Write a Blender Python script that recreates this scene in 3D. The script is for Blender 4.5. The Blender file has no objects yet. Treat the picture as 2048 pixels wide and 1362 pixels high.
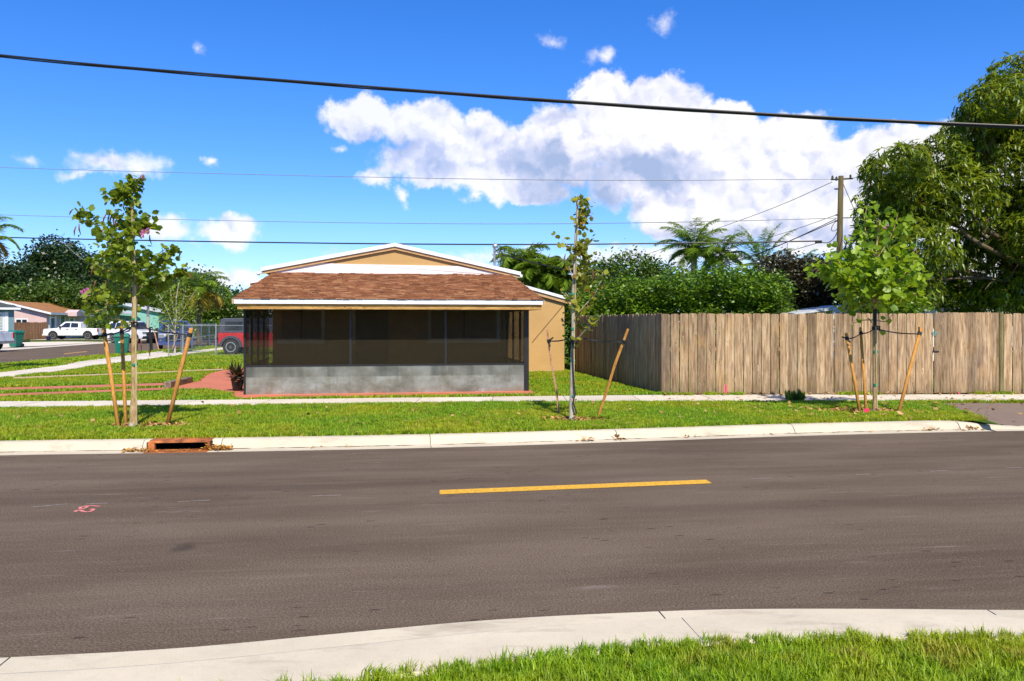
import bpy, math, random
import numpy as np
from mathutils import Vector, Matrix

random.seed(7)
rng = np.random.default_rng(7)
SC = bpy.context.scene
COL = SC.collection
R = math.radians

# ------------------------------------------------------------------ camera
CAMH, F, CX, HY = 1.6, 1650.0, 1024.0, 643.0
cam_d = bpy.data.cameras.new('camera')
cam = bpy.data.objects.new('camera', cam_d)
COL.objects.link(cam)
cam.location = (0, 0, CAMH)
cam.rotation_euler = (R(90), 0, 0)
cam_d.sensor_width = 36
cam_d.lens = F / 2048 * 36
cam_d.shift_y = -(681 - HY) / 2048
cam_d.clip_start = 0.05
cam_d.clip_end = 3000
SC.camera = cam

SC.view_settings.view_transform = 'Standard'
SC.view_settings.look = 'None'
SC.view_settings.gamma = 1
SC.view_settings.exposure = EXPOSURE = 0.35
SC.render.engine = 'CYCLES'
SC.cycles.max_bounces = 8
SC.cycles.transparent_max_bounces = 16
SC.cycles.use_denoising = True

# ------------------------------------------------------------------ sun
SUNV = Vector((0.20, -0.86, 1.0)).normalized()
sun_d = bpy.data.lights.new('sun', 'SUN')
sun_d.energy = 5.0
sun_d.angle = R(0.53)
sun_d.color = (1.0, 0.91, 0.76)
sun = bpy.data.objects.new('sun', sun_d)
COL.objects.link(sun)
sun.location = (8, -20, 40)
sun.rotation_euler = SUNV.to_track_quat('Z', 'Y').to_euler()

# ------------------------------------------------------------------ node helper
class NT:
    def __init__(s, tree):
        s.t = tree; s.n = tree.nodes; s.l = tree.links
    def new(s, typ, **kw):
        n = s.n.new(typ)
        for k, v in kw.items():
            setattr(n, k, v)
        return n
    def put(s, sock, v):
        if isinstance(v, bpy.types.NodeSocket): s.l.new(v, sock)
        elif v is not None:
            if hasattr(sock, 'default_value'):
                dv = sock.default_value
                if hasattr(dv, '__len__') and not hasattr(v, '__len__'):
                    v = (v,) * len(dv)
                if hasattr(dv, '__len__') and len(dv) == 4 and len(v) == 3: v = tuple(v) + (1,)
                sock.default_value = v
    def math(s, op, a, b=None, c=None, clamp=False):
        n = s.new('ShaderNodeMath', operation=op, use_clamp=clamp)
        s.put(n.inputs[0], a)
        if b is not None: s.put(n.inputs[1], b)
        if c is not None: s.put(n.inputs[2], c)
        return n.outputs[0]
    def vmath(s, op, a, b=None, scale=None):
        n = s.new('ShaderNodeVectorMath', operation=op)
        s.put(n.inputs[0], a)
        if b is not None: s.put(n.inputs[1], b)
        if scale is not None: s.put(n.inputs['Scale'], scale)
        return n.outputs['Value'] if op in ('LENGTH', 'DOT_PRODUCT') else n.outputs[0]
    def noise(s, vec, scale, detail=4, rough=0.5, dist=0.0, out=0):
        n = s.new('ShaderNodeTexNoise')
        s.put(n.inputs['Vector'], vec); s.put(n.inputs['Scale'], scale)
        s.put(n.inputs['Detail'], detail); s.put(n.inputs['Roughness'], rough)
        s.put(n.inputs['Distortion'], dist)
        return n.outputs[out]
    def voro(s, vec, scale, feature='F1', rnd=1.0, out='Distance', **kw):
        n = s.new('ShaderNodeTexVoronoi', feature=feature, **kw)
        s.put(n.inputs['Vector'], vec); s.put(n.inputs['Scale'], scale)
        s.put(n.inputs['Randomness'], rnd)
        return n.outputs[out]
    def ramp(s, fac, stops, interp='LINEAR'):
        n = s.new('ShaderNodeValToRGB')
        s.put(n.inputs[0], fac)
        cr = n.color_ramp; cr.interpolation = interp
        while len(cr.elements) < len(stops): cr.elements.new(0.5)
        for e, (p, c) in zip(cr.elements, stops):
            e.position = p
            e.color = (c, c, c, 1) if not hasattr(c, '__len__') else tuple(c) + (1,)
        return n.outputs[0]
    def mix(s, fac, a, b, mode='MIX'):
        n = s.new('ShaderNodeMix', data_type='RGBA', blend_type=mode)
        s.put(n.inputs[0], fac); s.put(n.inputs[6], a); s.put(n.inputs[7], b)
        return n.outputs[2]
    def maprange(s, v, a, b, c=0.0, d=1.0, smooth=False):
        n = s.new('ShaderNodeMapRange')
        if smooth: n.interpolation_type = 'SMOOTHSTEP'
        s.put(n.inputs[0], v)
        for i, x in zip((1, 2, 3, 4), (a, b, c, d)): s.put(n.inputs[i], x)
        return n.outputs[0]
    def mapping(s, vec, scale=(1, 1, 1), loc=(0, 0, 0), rot=(0, 0, 0)):
        n = s.new('ShaderNodeMapping')
        s.put(n.inputs[0], vec); n.inputs[1].default_value = loc
        n.inputs[2].default_value = rot; n.inputs[3].default_value = scale
        return n.outputs[0]

# ------------------------------------------------------------------ world: sky and clouds
W = bpy.data.worlds.new('World')
SC.world = W
W.use_nodes = True
W.node_tree.nodes.clear()
w = NT(W.node_tree)
sky = w.new('ShaderNodeTexSky', sky_type='NISHITA')
sky.sun_disc = False
sky.sun_elevation = math.asin(SUNV.z)
sky.sun_rotation = math.atan2(SUNV.x, SUNV.y)
sky.altitude = 0
sky.air_density = 1.0
sky.dust_density = 0.25
sky.ozone_density = 3.0
tc = w.new('ShaderNodeTexCoord')
dirv = w.vmath('NORMALIZE', tc.outputs['Generated'])
sep = w.new('ShaderNodeSeparateXYZ'); w.put(sep.inputs[0], dirv)
AZ = w.math('MULTIPLY', w.math('ARCTAN2', sep.outputs[0], sep.outputs[1]), 180 / math.pi)
EL = w.math('MULTIPLY', w.math('ARCSINE', sep.outputs[2]), 180 / math.pi)
cmb = w.new('ShaderNodeCombineXYZ'); w.put(cmb.inputs[0], AZ); w.put(cmb.inputs[1], EL)
Q = cmb.outputs[0]
# ragged edges: bend the lookup a little with noise
wob = w.noise(dirv, 16, 6, 0.62, out=1)
wob = w.vmath('SUBTRACT', wob, (0.5, 0.5, 0.5))
wob = w.vmath('MULTIPLY', wob, (4.2, 3.4, 0.0))
QW = w.vmath('ADD', Q, wob)
def azel(px, py):
    a = math.atan((px - CX) / F)
    return math.degrees(a), math.degrees(math.atan((HY - py) / F * math.cos(a)))
DEG = 28.8   # picture pixels per degree near the middle
BIG = [(1205, 215, 62, 62, 1), (1320, 228, 100, 66, 1), (1225, 262, 120, 62, 1), (1440, 262, 80, 42, 1), (1560, 300, 115, 66, 1),
       (1680, 352, 150, 72, 1), (1790, 300, 110, 48, .8), (1108, 300, 100, 78, 1), (985, 288, 110, 62, .9), (860, 262, 110, 48, .75),
       (725, 245, 80, 42, .75), (870, 330, 120, 42, .8), (1010, 352, 110, 52, .8), (1085, 388, 75, 30, .7), (1400, 350, 220, 90, 1),
       (1500, 425, 240, 60, 1), (1660, 440, 170, 62, 1), (1340, 425, 95, 55, 1), (1850, 380, 170, 110, 1), (2000, 430, 150, 120, 1)]
SMALL = [(345, 463, 50, 25, .8), (462, 462, 46, 23, .8), (228, 326, 66, 24, .65), (170, 350, 55, 9, .4), (418, 336, 17, 11, .5),
         (424, 544, 38, 18, .6), (492, 546, 42, 18, .55), (762, 360, 32, 12, .5), (806, 395, 15, 17, .45), (1210, 108, 30, 17, .38),
         (1333, 48, 22, 22, .36), (1092, 76, 30, 13, .3), (403, 94, 18, 12, .26), (940, 392, 20, 8, .4), (40, 322, 30, 12, .28),
         (1300, 520, 330, 26, .45), (900, 525, 260, 24, .4), (680, 300, 18, 10, .3), (2400, 300, 160, 80, 1)]
def blobs(src, lst):
    f = None
    for (px, py, rx, ry, a) in lst:
        az, el = azel(px, py)
        d = w.vmath('SUBTRACT', src, (az, el, 0))
        d = w.vmath('MULTIPLY', d, (DEG / rx, DEG / ry, 0))
        d = w.vmath('LENGTH', d)
        v = w.math('MULTIPLY_ADD', d, -a, a)
        f = v if f is None else w.math('MAXIMUM', f, v)
    return f
fb = blobs(QW, [(a, b - 4, c * 1.13, d * 1.16, e) for a, b, c, d, e in BIG])
fs = blobs(QW, [(a, b, c * 1.45, d * 1.45, e * 1.12) for a, b, c, d, e in SMALL])
nA = w.noise(dirv, 26, 8, 0.58)
fine = w.math('MULTIPLY', w.math('SUBTRACT', nA, 0.5), 0.75)
dens_b = w.math('ADD', fb, fine)
dens_s = w.math('ADD', fs, w.math('MULTIPLY', fine, 1.15))
# generic fair weather clouds for the rest of the sky (behind and beside the frame)
ng = w.noise(w.mapping(dirv, (5, 5, 9)), 1.0, 7, 0.6)
away = w.maprange(w.math('ABSOLUTE', AZ), 40, 55, 0, 1)
gen = w.math('MULTIPLY', w.maprange(ng, 0.56, 0.66, 0, 0.9, True), away)
a_b = w.maprange(dens_b, 0.02, 0.26, 0, 1, True)
left_soft = w.maprange(AZ, -9, 3, 0.86, 1.0)
a_b = w.math('MULTIPLY', a_b, left_soft)
a_s = w.maprange(dens_s, 0.05, 0.5, 0, 0.9, True)
alpha = w.math('MAXIMUM', w.math('MAXIMUM', a_b, a_s), gen)
# relief: billows lit from above right
def billow(vec):
    v1 = w.voro(vec, 15, 'SMOOTH_F1', 1.0)
    v2 = w.voro(vec, 34, 'SMOOTH_F1', 1.0)
    v3 = w.voro(vec, 75, 'SMOOTH_F1', 1.0)
    s = w.math('ADD', w.math('MULTIPLY', v1, 1.0), w.math('MULTIPLY', v2, .5))
    s = w.math('ADD', s, w.math('MULTIPLY', v3, .27))
    return w.math('MULTIPLY', s, -1.0)
wrp = w.vmath('SCALE', w.vmath('SUBTRACT', w.noise(dirv, 30, 5, 0.6, out=1), (.5, .5, .5)), scale=0.05)
dw = w.vmath('ADD', dirv, wrp)
h0 = billow(dw)
h1 = billow(w.vmath('ADD', dw, (0.006, 0.0, 0.0125)))
rel = w.math('SUBTRACT', h0, h1)
# broad greyish hollows
hol = blobs(QW, [(1080, 310, 150, 80, 1), (1260, 345, 190, 75, 1), (1170, 385, 170, 55, 1.3), (960, 270, 130, 40, .6), (1480, 470, 340, 40, .8), (800, 300, 150, 60, .6), (1330, 300, 100, 40, .5)])
hol = w.maprange(hol, 0.0, 0.8, 0, 1, True)
low = w.maprange(w.noise(dirv, 9, 4, 0.55), 0.38, 0.62, 0, 1, True)
shade = w.math('ADD', w.math('MULTIPLY', rel, 1.5), 0.97)
shade = w.math('SUBTRACT', shade, w.math('MULTIPLY', hol, 0.66))
shade = w.math('SUBTRACT', shade, w.math('MULTIPLY', low, 0.10))
edge = w.maprange(dens_b, 0.1, 0.5, 0.10, 0.0)
shade = w.math('ADD', shade, edge)
shade = w.maprange(shade, 0.15, 1.05, 0, 1)
ccol = w.ramp(shade, [(0, (.36, .46, .70)), (.4, (.56, .61, .82)), (.72, (.80, .81, .91)), (1.0, (.95, .94, .93))])
hs = w.new('ShaderNodeHueSaturation')
tintsky = w.mix(1.0, sky.outputs[0], (.76, .90, 1.24), 'MULTIPLY')
w.put(hs.inputs['Hue'], 0.503); w.put(hs.inputs['Saturation'], 1.18); w.put(hs.inputs['Value'], 1.0); w.put(hs.inputs['Color'], tintsky)
bg1 = w.new('ShaderNodeBackground'); w.put(bg1.inputs[0], hs.outputs[0]); bg1.inputs[1].default_value = 0.125
bg2 = w.new('ShaderNodeBackground'); w.put(bg2.inputs[0], ccol); bg2.inputs[1].default_value = 0.9
mxs = w.new('ShaderNodeMixShader'); w.put(mxs.inputs[0], alpha)
w.l.new(bg1.outputs[0], mxs.inputs[1]); w.l.new(bg2.outputs[0], mxs.inputs[2])
wo = w.new('ShaderNodeOutputWorld'); w.l.new(mxs.outputs[0], wo.inputs[0])

# ------------------------------------------------------------------ geometry helpers
def pt(px, py, z=0.0):
    """where the ray through a picture point meets the level z"""
    d = F * (CAMH - z) / (py - HY)
    return Vector(((px - CX) / F * d, d, z))
def at(px, py, d):
    return Vector(((px - CX) / F * d, d, CAMH + (HY - py) / F * d))

def tag(o, label=None, cat=None, group=None, kind=None):
    if label: o['label'] = label
    if cat: o['category'] = cat
    if group: o['group'] = group
    if kind: o['kind'] = kind
    return o

def empty(name, loc=(0, 0, 0), rz=0.0, label=None, cat=None, group=None, kind=None):
    o = bpy.data.objects.new(name, None)
    o.empty_display_size = 0.2
    o.location = loc
    o.rotation_euler = (0, 0, rz)
    COL.objects.link(o)
    return tag(o, label, cat, group, kind)

def link(name, mesh, parent=None, loc=None, rot=None):
    o = bpy.data.objects.new(name, mesh)
    COL.objects.link(o)
    if parent is not None: o.parent = parent
    if loc is not None: o.location = loc
    if rot is not None: o.rotation_euler = rot
    return o

def copy_tree(o, parent=None):
    c = o.copy(); COL.objects.link(c); c.parent = parent
    for ch in list(o.children): copy_tree(ch, c)
    return c

def npmesh(name, V, faces, mat, smooth=False, attrs=None):
    """V (n,3) array, faces: list of arrays each (m,k) of equal k"""
    me = bpy.data.meshes.new(name)
    me.vertices.add(len(V))
    me.vertices.foreach_set('co', np.asarray(V, np.float32).ravel())
    loops = np.concatenate([f.ravel() for f in faces]).astype(np.int32)
    tot = np.concatenate([np.full(len(f), f.shape[1], np.int32) for f in faces])
    st = np.concatenate([[0], np.cumsum(tot)[:-1]]).astype(np.int32)
    me.loops.add(len(loops)); me.loops.foreach_set('vertex_index', loops)
    me.polygons.add(len(tot)); me.polygons.foreach_set('loop_start', st)
    try: me.polygons.foreach_set('loop_total', tot)
    except Exception: pass
    if attrs:
        for k, a in attrs.items():
            at_ = me.attributes.new(k, 'FLOAT', 'POINT')
            at_.data.foreach_set('value', np.asarray(a, np.float32))
    me.update(calc_edges=True)
    me.materials.append(mat)
    if smooth: me.shade_smooth()
    return me

class MB:
    """collects shapes that become ONE mesh"""
    def __init__(s): s.v = []; s.f = []
    def add(s, vs, fs):
        n = len(s.v)
        s.v += [tuple(v) for v in vs]
        s.f += [tuple(i + n for i in f) for f in fs]
        return s
    def box(s, x0, x1, y0, y1, z0, z1, M=None):
        vs = [Vector((x, y, z)) for z in (z0, z1) for y in (y0, y1) for x in (x0, x1)]
        if M is not None: vs = [M @ v for v in vs]
        return s.add(vs, [(0, 2, 3, 1), (4, 5, 7, 6), (0, 1, 5, 4), (2, 6, 7, 3), (0, 4, 6, 2), (1, 3, 7, 5)])
    def prism(s, poly, h0, h1, axis='z', M=None):
        """closed polygon extruded between h0 and h1 along axis; poly is (a,b) in the other two axes"""
        def mk(a, b, h):
            v = {'z': (a, b, h), 'y': (a, h, b), 'x': (h, a, b)}[axis]
            return Vector(v) if M is None else M @ Vector(v)
        n = len(poly)
        vs = [mk(a, b, h0) for a, b in poly] + [mk(a, b, h1) for a, b in poly]
        area = sum(poly[i][0] * poly[(i + 1) % n][1] - poly[(i + 1) % n][0] * poly[i][1] for i in range(n))
        flip = (area < 0) != (axis == 'y')
        fs = [tuple(range(n))[::-1], tuple(range(n, 2 * n))] + [(i, (i + 1) % n, n + (i + 1) % n, n + i) for i in range(n)]
        if flip != (h1 < h0): fs = [f[::-1] for f in fs]
        return s.add(vs, fs)
    def tube(s, pts, rad, n=6, cap=True):
        pts = [Vector(p) for p in pts]
        if not hasattr(rad, '__len__'): rad = [rad] * len(pts)
        rings = []
        up = None
        for i, p in enumerate(pts):
            t = (pts[min(i + 1, len(pts) - 1)] - pts[max(i - 1, 0)])
            if t.length < 1e-9: t = Vector((0, 0, 1))
            t.normalize()
            if up is None: up = t.orthogonal().normalized()
            a = up - t * up.dot(t)
            if a.length < 1e-6: a = t.orthogonal()
            a.normalize(); up = a; b = a.cross(t).normalized()
            rings.append([p + (a * math.cos(2 * math.pi * k / n) + b * math.sin(2 * math.pi * k / n)) * rad[i] for k in range(n)])
        vs = [v for r in rings for v in r]
        fs = []
        for i in range(len(pts) - 1):
            for k in range(n):
                k2 = (k + 1) % n
                fs.append((i * n + k, (i + 1) * n + k, (i + 1) * n + k2, i * n + k2))
        if cap:
            fs.append(tuple(range(n)))
            fs.append(tuple(range((len(pts) - 1) * n, len(pts) * n))[::-1])
        return s.add(vs, fs)
    def sweep(s, path, prof, zfn=None):
        """prof: (offset to the left of travel, z) polyline swept along a level path"""
        n = len(path)
        nor = []
        for i in range(n):
            t = Vector(path[min(i + 1, n - 1)]) - Vector(path[max(i - 1, 0)])
            t.z = 0; t.normalize(); nor.append(Vector((-t.y, t.x, 0)))
        vs = []
        for i in range(n):
            P = prof if zfn is None else zfn(path[i], prof)
            for (o, z) in P:
                q = Vector(path[i]) + nor[i] * o
                vs.append(Vector((q.x, q.y, z)))
        m = len(prof)
        fs = []
        for i in range(n - 1):
            for k in range(m):
                k2 = (k + 1) % m
                fs.append((i * m + k, (i + 1) * m + k, (i + 1) * m + k2, i * m + k2))
        fs.append(tuple(range(m))); fs.append(tuple(range((n - 1) * m, n * m))[::-1])
        return s.add(vs, fs)
    def lathe(s, prof, n=16, M=None):
        vs = []
        for (r, z) in prof:
            for k in range(n):
                v = Vector((r * math.cos(2 * math.pi * k / n), r * math.sin(2 * math.pi * k / n), z))
                vs.append(v if M is None else M @ v)
        fs = []
        for i in range(len(prof) - 1):
            for k in range(n):
                k2 = (k + 1) % n
                fs.append((i * n + k, i * n + k2, (i + 1) * n + k2, (i + 1) * n + k))
        fs.append(tuple(range(n))[::-1]); fs.append(tuple(range((len(prof) - 1) * n, len(prof) * n)))
        return s.add(vs, fs)
    def mesh(s, name, mat, smooth=False, fixn=True, rel=None, bevel=0):
        me = bpy.data.meshes.new(name)
        vs = s.v
        if rel is not None:
            inv = Matrix.LocRotScale(rel.location, rel.rotation_euler, None).inverted()
            vs = [inv @ Vector(v) for v in vs]
        me.from_pydata([tuple(v) for v in vs], [], s.f)
        if fixn or bevel:
            import bmesh
            bm = bmesh.new(); bm.from_mesh(me)
            if fixn: bmesh.ops.recalc_face_normals(bm, faces=bm.faces)
            if bevel:
                es = [e for e in bm.edges if len(e.link_faces) == 2 and e.calc_face_angle(0) > 0.6]
                bmesh.ops.bevel(bm, geom=es, offset=bevel, segments=2, affect='EDGES', profile=0.6, clamp_overlap=True)
            bm.to_mesh(me); bm.free()
        me.materials.append(mat)
        if smooth:
            me.shade_smooth()
        return me
    def build(s, name, mat, parent=None, smooth=False, world=False, fixn=True, bevel=0, loc=None, rot=None, **tg):
        o = link(name, s.mesh(name, mat, smooth, fixn, parent if world else None, bevel), parent, loc, rot)
        return tag(o, **tg) if tg else o

def sheet(name, poly, mat, parent=None, **tg):
    """flat polygon from world points (corner order kept), one n-gon triangulated"""
    import bmesh
    me = bpy.data.meshes.new(name)
    bm = bmesh.new()
    vs = [bm.verts.new(tuple(p)) for p in poly]
    f = bm.faces.new(vs)
    bm.normal_update()
    if f.normal.z < 0: f.normal_flip()
    bmesh.ops.triangulate(bm, faces=[f])
    bm.to_mesh(me); bm.free()
    me.materials.append(mat)
    o = link(name, me, parent)
    return tag(o, **tg)

# ------------------------------------------------------------------ materials
MATS = {}
def newmat(name):
    m = bpy.data.materials.new(name); m.use_nodes = True
    m.node_tree.nodes.clear()
    return m, NT(m.node_tree)
def finish(m, t, shader):
    o = t.new('ShaderNodeOutputMaterial'); t.l.new(shader, o.inputs[0]); return m
def principled(t, color, rough=0.6, metal=0.0, spec=0.5, normal=None, coat=0.0, alpha=None):
    p = t.new('ShaderNodeBsdfPrincipled')
    t.put(p.inputs['Base Color'], color); t.put(p.inputs['Roughness'], rough)
    t.put(p.inputs['Metallic'], metal); t.put(p.inputs['Specular IOR Level'], spec)
    if coat: p.inputs['Coat Weight'].default_value = coat; p.inputs['Coat Roughness'].default_value = .05
    if normal is not None: t.l.new(normal, p.inputs['Normal'])
    return p.outputs[0]
def bump(t, h, strength=0.3, dist=0.01):
    b = t.new('ShaderNodeBump'); t.put(b.inputs['Height'], h)
    b.inputs['Strength'].default_value = strength; b.inputs['Distance'].default_value = dist
    return b.outputs[0]

def simple(name, c, rough=.6, metal=0., var=.12, scale=6., bmp=.15, bscale=60., spec=.5, coat=0., objrand=0.):
    if name in MATS: return MATS[name]
    m, t = newmat(name)
    tcn = t.new('ShaderNodeTexCoord').outputs['Object']
    n = t.noise(tcn, scale, 5, .6)
    lo = tuple(x * (1 - var * 1.5) for x in c); hi = tuple(min(1, x * (1 + var)) for x in c)
    col = t.ramp(n, [(.3, lo), (.7, hi)])
    if objrand:
        oi = t.new('ShaderNodeObjectInfo').outputs['Random']
        col = t.mix(1.0, col, t.ramp(oi, [(0, 1 - objrand), (1, 1 + objrand * .3)]), 'MULTIPLY')
    nb = bump(t, t.noise(tcn, bscale, 3, .6), bmp, .004) if bmp else None
    MATS[name] = finish(m, t, principled(t, col, rough, metal, spec, nb, coat))
    return MATS[name]

def m_asphalt():
    m, t = newmat('asphalt')
    p = t.new('ShaderNodeNewGeometry').outputs['Position']
    pr = t.mapping(p, (1, 1, 1), rot=(0, 0, R(-8)))
    big = t.noise(t.mapping(pr, (.35, 1.3, 1)), 1.0, 5, .6)
    streak = t.noise(t.mapping(pr, (.5, 7, 1)), 1.2, 5, .65)
    sp = t.voro(p, 160, 'F1')
    grain = t.noise(p, 75, 5, .78)
    col = t.ramp(big, [(.3, (.104, .075, .049)), (.5, (.136, .100, .068)), (.72, (.172, .129, .090))])
    col = t.mix(t.maprange(streak, .5, .8, 0, .35), col, (.205, .160, .115))
    tracks = t.noise(t.mapping(pr, (.12, 2.2, 1), loc=(3, 1, 0)), 1.0, 3, .5)
    col = t.mix(t.maprange(tracks, .5, .72, 0, .4), col, (.064, .043, .031))
    col = t.mix(1.0, col, t.ramp(grain, [(.33, .34), (.5, .98), (.66, 1.75)]), 'MULTIPLY')
    peb = t.voro(p, 42, 'F1', out='Color')
    sepc = t.new('ShaderNodeSeparateColor'); t.l.new(peb, sepc.inputs[0])
    light = t.math('MULTIPLY', t.maprange(sepc.outputs[0], .95, .97), t.maprange(t.voro(p, 42), .0, .4, 1, 0))
    col = t.mix(t.math('MULTIPLY', light, .7), col, (.30, .26, .22))
    # dark drips, longer along the road
    pits = t.voro(t.mapping(pr, (3.2, 9, 1)), 1.0, 'F1')
    pm = t.math('MULTIPLY', t.maprange(pits, .09, .16, 1, 0), t.maprange(t.noise(p, .8, 3), .46, .58, 0, 1))
    col = t.mix(t.math('MULTIPLY', pm, .75), col, (.03, .025, .022))
    # pale dry scuffs
    sc = t.noise(t.mapping(pr, (1.3, 16, 1), loc=(7, 2, 0)), 1.0, 6, .7)
    sm = t.math('MULTIPLY', t.maprange(sc, .60, .70), t.maprange(t.noise(p, .5, 2, .5), .46, .58))
    col = t.mix(t.math('MULTIPLY', sm, .6), col, (.28, .24, .20))
    # one oil spot
    spot = t.vmath('LENGTH', t.vmath('MULTIPLY', t.vmath('SUBTRACT', t.vmath('ADD', p, t.vmath('SCALE', t.noise(p, 9, 3, out=1), scale=.12)), (-2.50 + .06, 6.27 + .06, 0)), (8, 5, 0)))
    col = t.mix(t.maprange(spot, .2, 1.0, .55, 0, True), col, (.03, .025, .02))
    h = t.math('ADD', t.math('MULTIPLY', sp, .6), t.math('MULTIPLY', grain, .8))
    return finish(m, t, principled(t, col, .92, 0, .12, bump(t, h, .8, .008)))

def m_concrete(name, c=(.50, .455, .39), seg=.06, dirt=(.22, .17, .12)):
    if name in MATS: return MATS[name]
    m, t = newmat(name)
    p = t.new('ShaderNodeNewGeometry').outputs['Position']
    n1 = t.noise(p, 1.1, 6, .65); n2 = t.noise(p, 14, 5, .65); n3 = t.noise(p, 180, 2, .6)
    oi = t.new('ShaderNodeObjectInfo').outputs['Random']
    col = t.ramp(n1, [(.3, tuple(x * .86 for x in c)), (.7, tuple(min(1, x * 1.08) for x in c))])
    col = t.mix(t.maprange(n2, .52, .75, 0, .35), col, tuple(x * .72 for x in c))
    col = t.mix(1.0, col, t.ramp(oi, [(0, 1 - seg), (1, 1 + seg)]), 'MULTIPLY')
    st = t.noise(t.mapping(p, (1.5, 5, 3), loc=(2, 5, 0)), 1.0, 6, .7)
    col = t.mix(t.maprange(st, .56, .70, 0, .42), col, dirt)
    col = t.mix(1.0, col, t.ramp(n3, [(.3, .88), (.7, 1.08)]), 'MULTIPLY')
    MATS[name] = finish(m, t, principled(t, col, .88, 0, .3, bump(t, t.math('ADD', n3, n2), .3, .003)))
    return MATS[name]

def m_lawn():
    m, t = newmat('lawn_soil_and_thatch')
    p = t.new('ShaderNodeNewGeometry').outputs['Position']
    n1 = t.noise(p, .5, 5, .6); n2 = t.noise(p, 5, 4, .6); n3 = t.noise(p, 60, 3, .7)
    col = t.ramp(n1, [(.35, (.05, .12, .006)), (.65, (.12, .19, .010))])
    col = t.mix(t.maprange(n2, .5, .75, 0, .6), col, (.15, .15, .02))
    col = t.mix(1.0, col, t.ramp(n3, [(.3, .45), (.6, 1.15)]), 'MULTIPLY')
    return finish(m, t, principled(t, col, .9, 0, .1, bump(t, n3, .8, .03)))

def m_leaf(name, dark, light, trans=.35, rough=.42, spec=.5, extra=None, tcol=None):
    """tint attribute 0..1 runs from dark to light; extra = (colour, share) rare dead leaves"""
    if name in MATS: return MATS[name]
    m, t = newmat(name)
    a = t.new('ShaderNodeAttribute'); a.attribute_name = 'tint'
    f = a.outputs['Fac']
    stops = [(0, dark), (.9 if extra else 1.0, light)]
    if extra: stops = [(0, dark), (1 - extra[1], light), (min(1, 1 - extra[1] + .01), extra[0])]
    col = t.ramp(f, stops)
    p = principled(t, col, rough, 0, spec)
    tr = t.new('ShaderNodeBsdfTranslucent')
    hsv = t.new('ShaderNodeHueSaturation'); t.put(hsv.inputs['Hue'], .485); t.put(hsv.inputs['Value'], 1.7); t.put(hsv.inputs['Color'], col)
    t.l.new(hsv.outputs[0], tr.inputs[0])
    mx = t.new('ShaderNodeMixShader'); mx.inputs[0].default_value = trans
    t.l.new(p, mx.inputs[1]); t.l.new(tr.outputs[0], mx.inputs[2])
    MATS[name] = finish(m, t, mx.outputs[0])
    return MATS[name]

def m_wood(name, cols, grain=(14, 14, 1.2), rough=.8, rand=.35, knots=True, greenish=False):
    if name in MATS: return MATS[name]
    m, t = newmat(name)
    tco = t.new('ShaderNodeTexCoord').outputs['Object']
    oi = t.new('ShaderNodeObjectInfo').outputs['Random']
    off = t.new('ShaderNodeCombineXYZ')
    for k in range(3): t.put(off.inputs[k], t.math('MULTIPLY', oi, 37.0 + 11 * k))
    v = t.vmath('ADD', tco, off.outputs[0])
    if knots:
        kn = t.voro(t.mapping(v, (7, 7, 2.2)), 1.0, 'F1')
        bend = t.maprange(kn, .0, .28, .06, 0, True)
        cb = t.new('ShaderNodeCombineXYZ'); t.put(cb.inputs[0], bend); t.put(cb.inputs[2], bend)
        v2 = t.vmath('ADD', v, cb.outputs[0])
    else: v2 = v
    g = t.noise(t.mapping(v2, grain), 1.6, 7, .68)
    g2 = t.noise(t.mapping(v2, (grain[0] * 4, grain[1] * 4, grain[2] * 1.5)), 1.5, 3, .6)
    col = t.ramp(g, [(.32, cols[0]), (.5, cols[1]), (.68, cols[2])])
    col = t.mix(1.0, col, t.ramp(g2, [(.35, .72), (.6, 1.08)]), 'MULTIPLY')
    col = t.mix(1.0, col, t.ramp(oi, [(0, 1 - rand), (.5, 1.0), (1, 1 + rand * .5)]), 'MULTIPLY')
    if knots:
        col = t.mix(t.maprange(kn, .03, .10, .85, 0, True), col, (.16, .055, .012))
    if greenish:
        wp = t.new('ShaderNodeNewGeometry').outputs['Position']
        sp = t.new('ShaderNodeSeparateXYZ'); t.l.new(wp, sp.inputs[0])
        dirt = t.math('MULTIPLY', t.maprange(sp.outputs[2], .0, .45, 1, 0), t.noise(wp, 5, 4, .6))
        col = t.mix(t.math('MULTIPLY', dirt, .8), col, (.10, .075, .035))
        blot = t.noise(t.mapping(wp, (1.6, 1.6, .8)), 1.0, 5, .65)
        col = t.mix(t.maprange(blot, .55, .7, 0, .45), col, (.13, .10, .085))
        warm = t.noise(t.mapping(wp, (2.2, 2.2, 1.1), loc=(4, 4, 9)), 1.0, 5, .65)
        col = t.mix(t.maprange(warm, .56, .7, 0, .5), col, (.42, .25, .09))
    h = t.math('ADD', g, t.math('MULTIPLY', g2, .5))
    MATS[name] = finish(m, t, principled(t, col, rough, 0, .25, bump(t, h, .4, .004)))
    return MATS[name]

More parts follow.
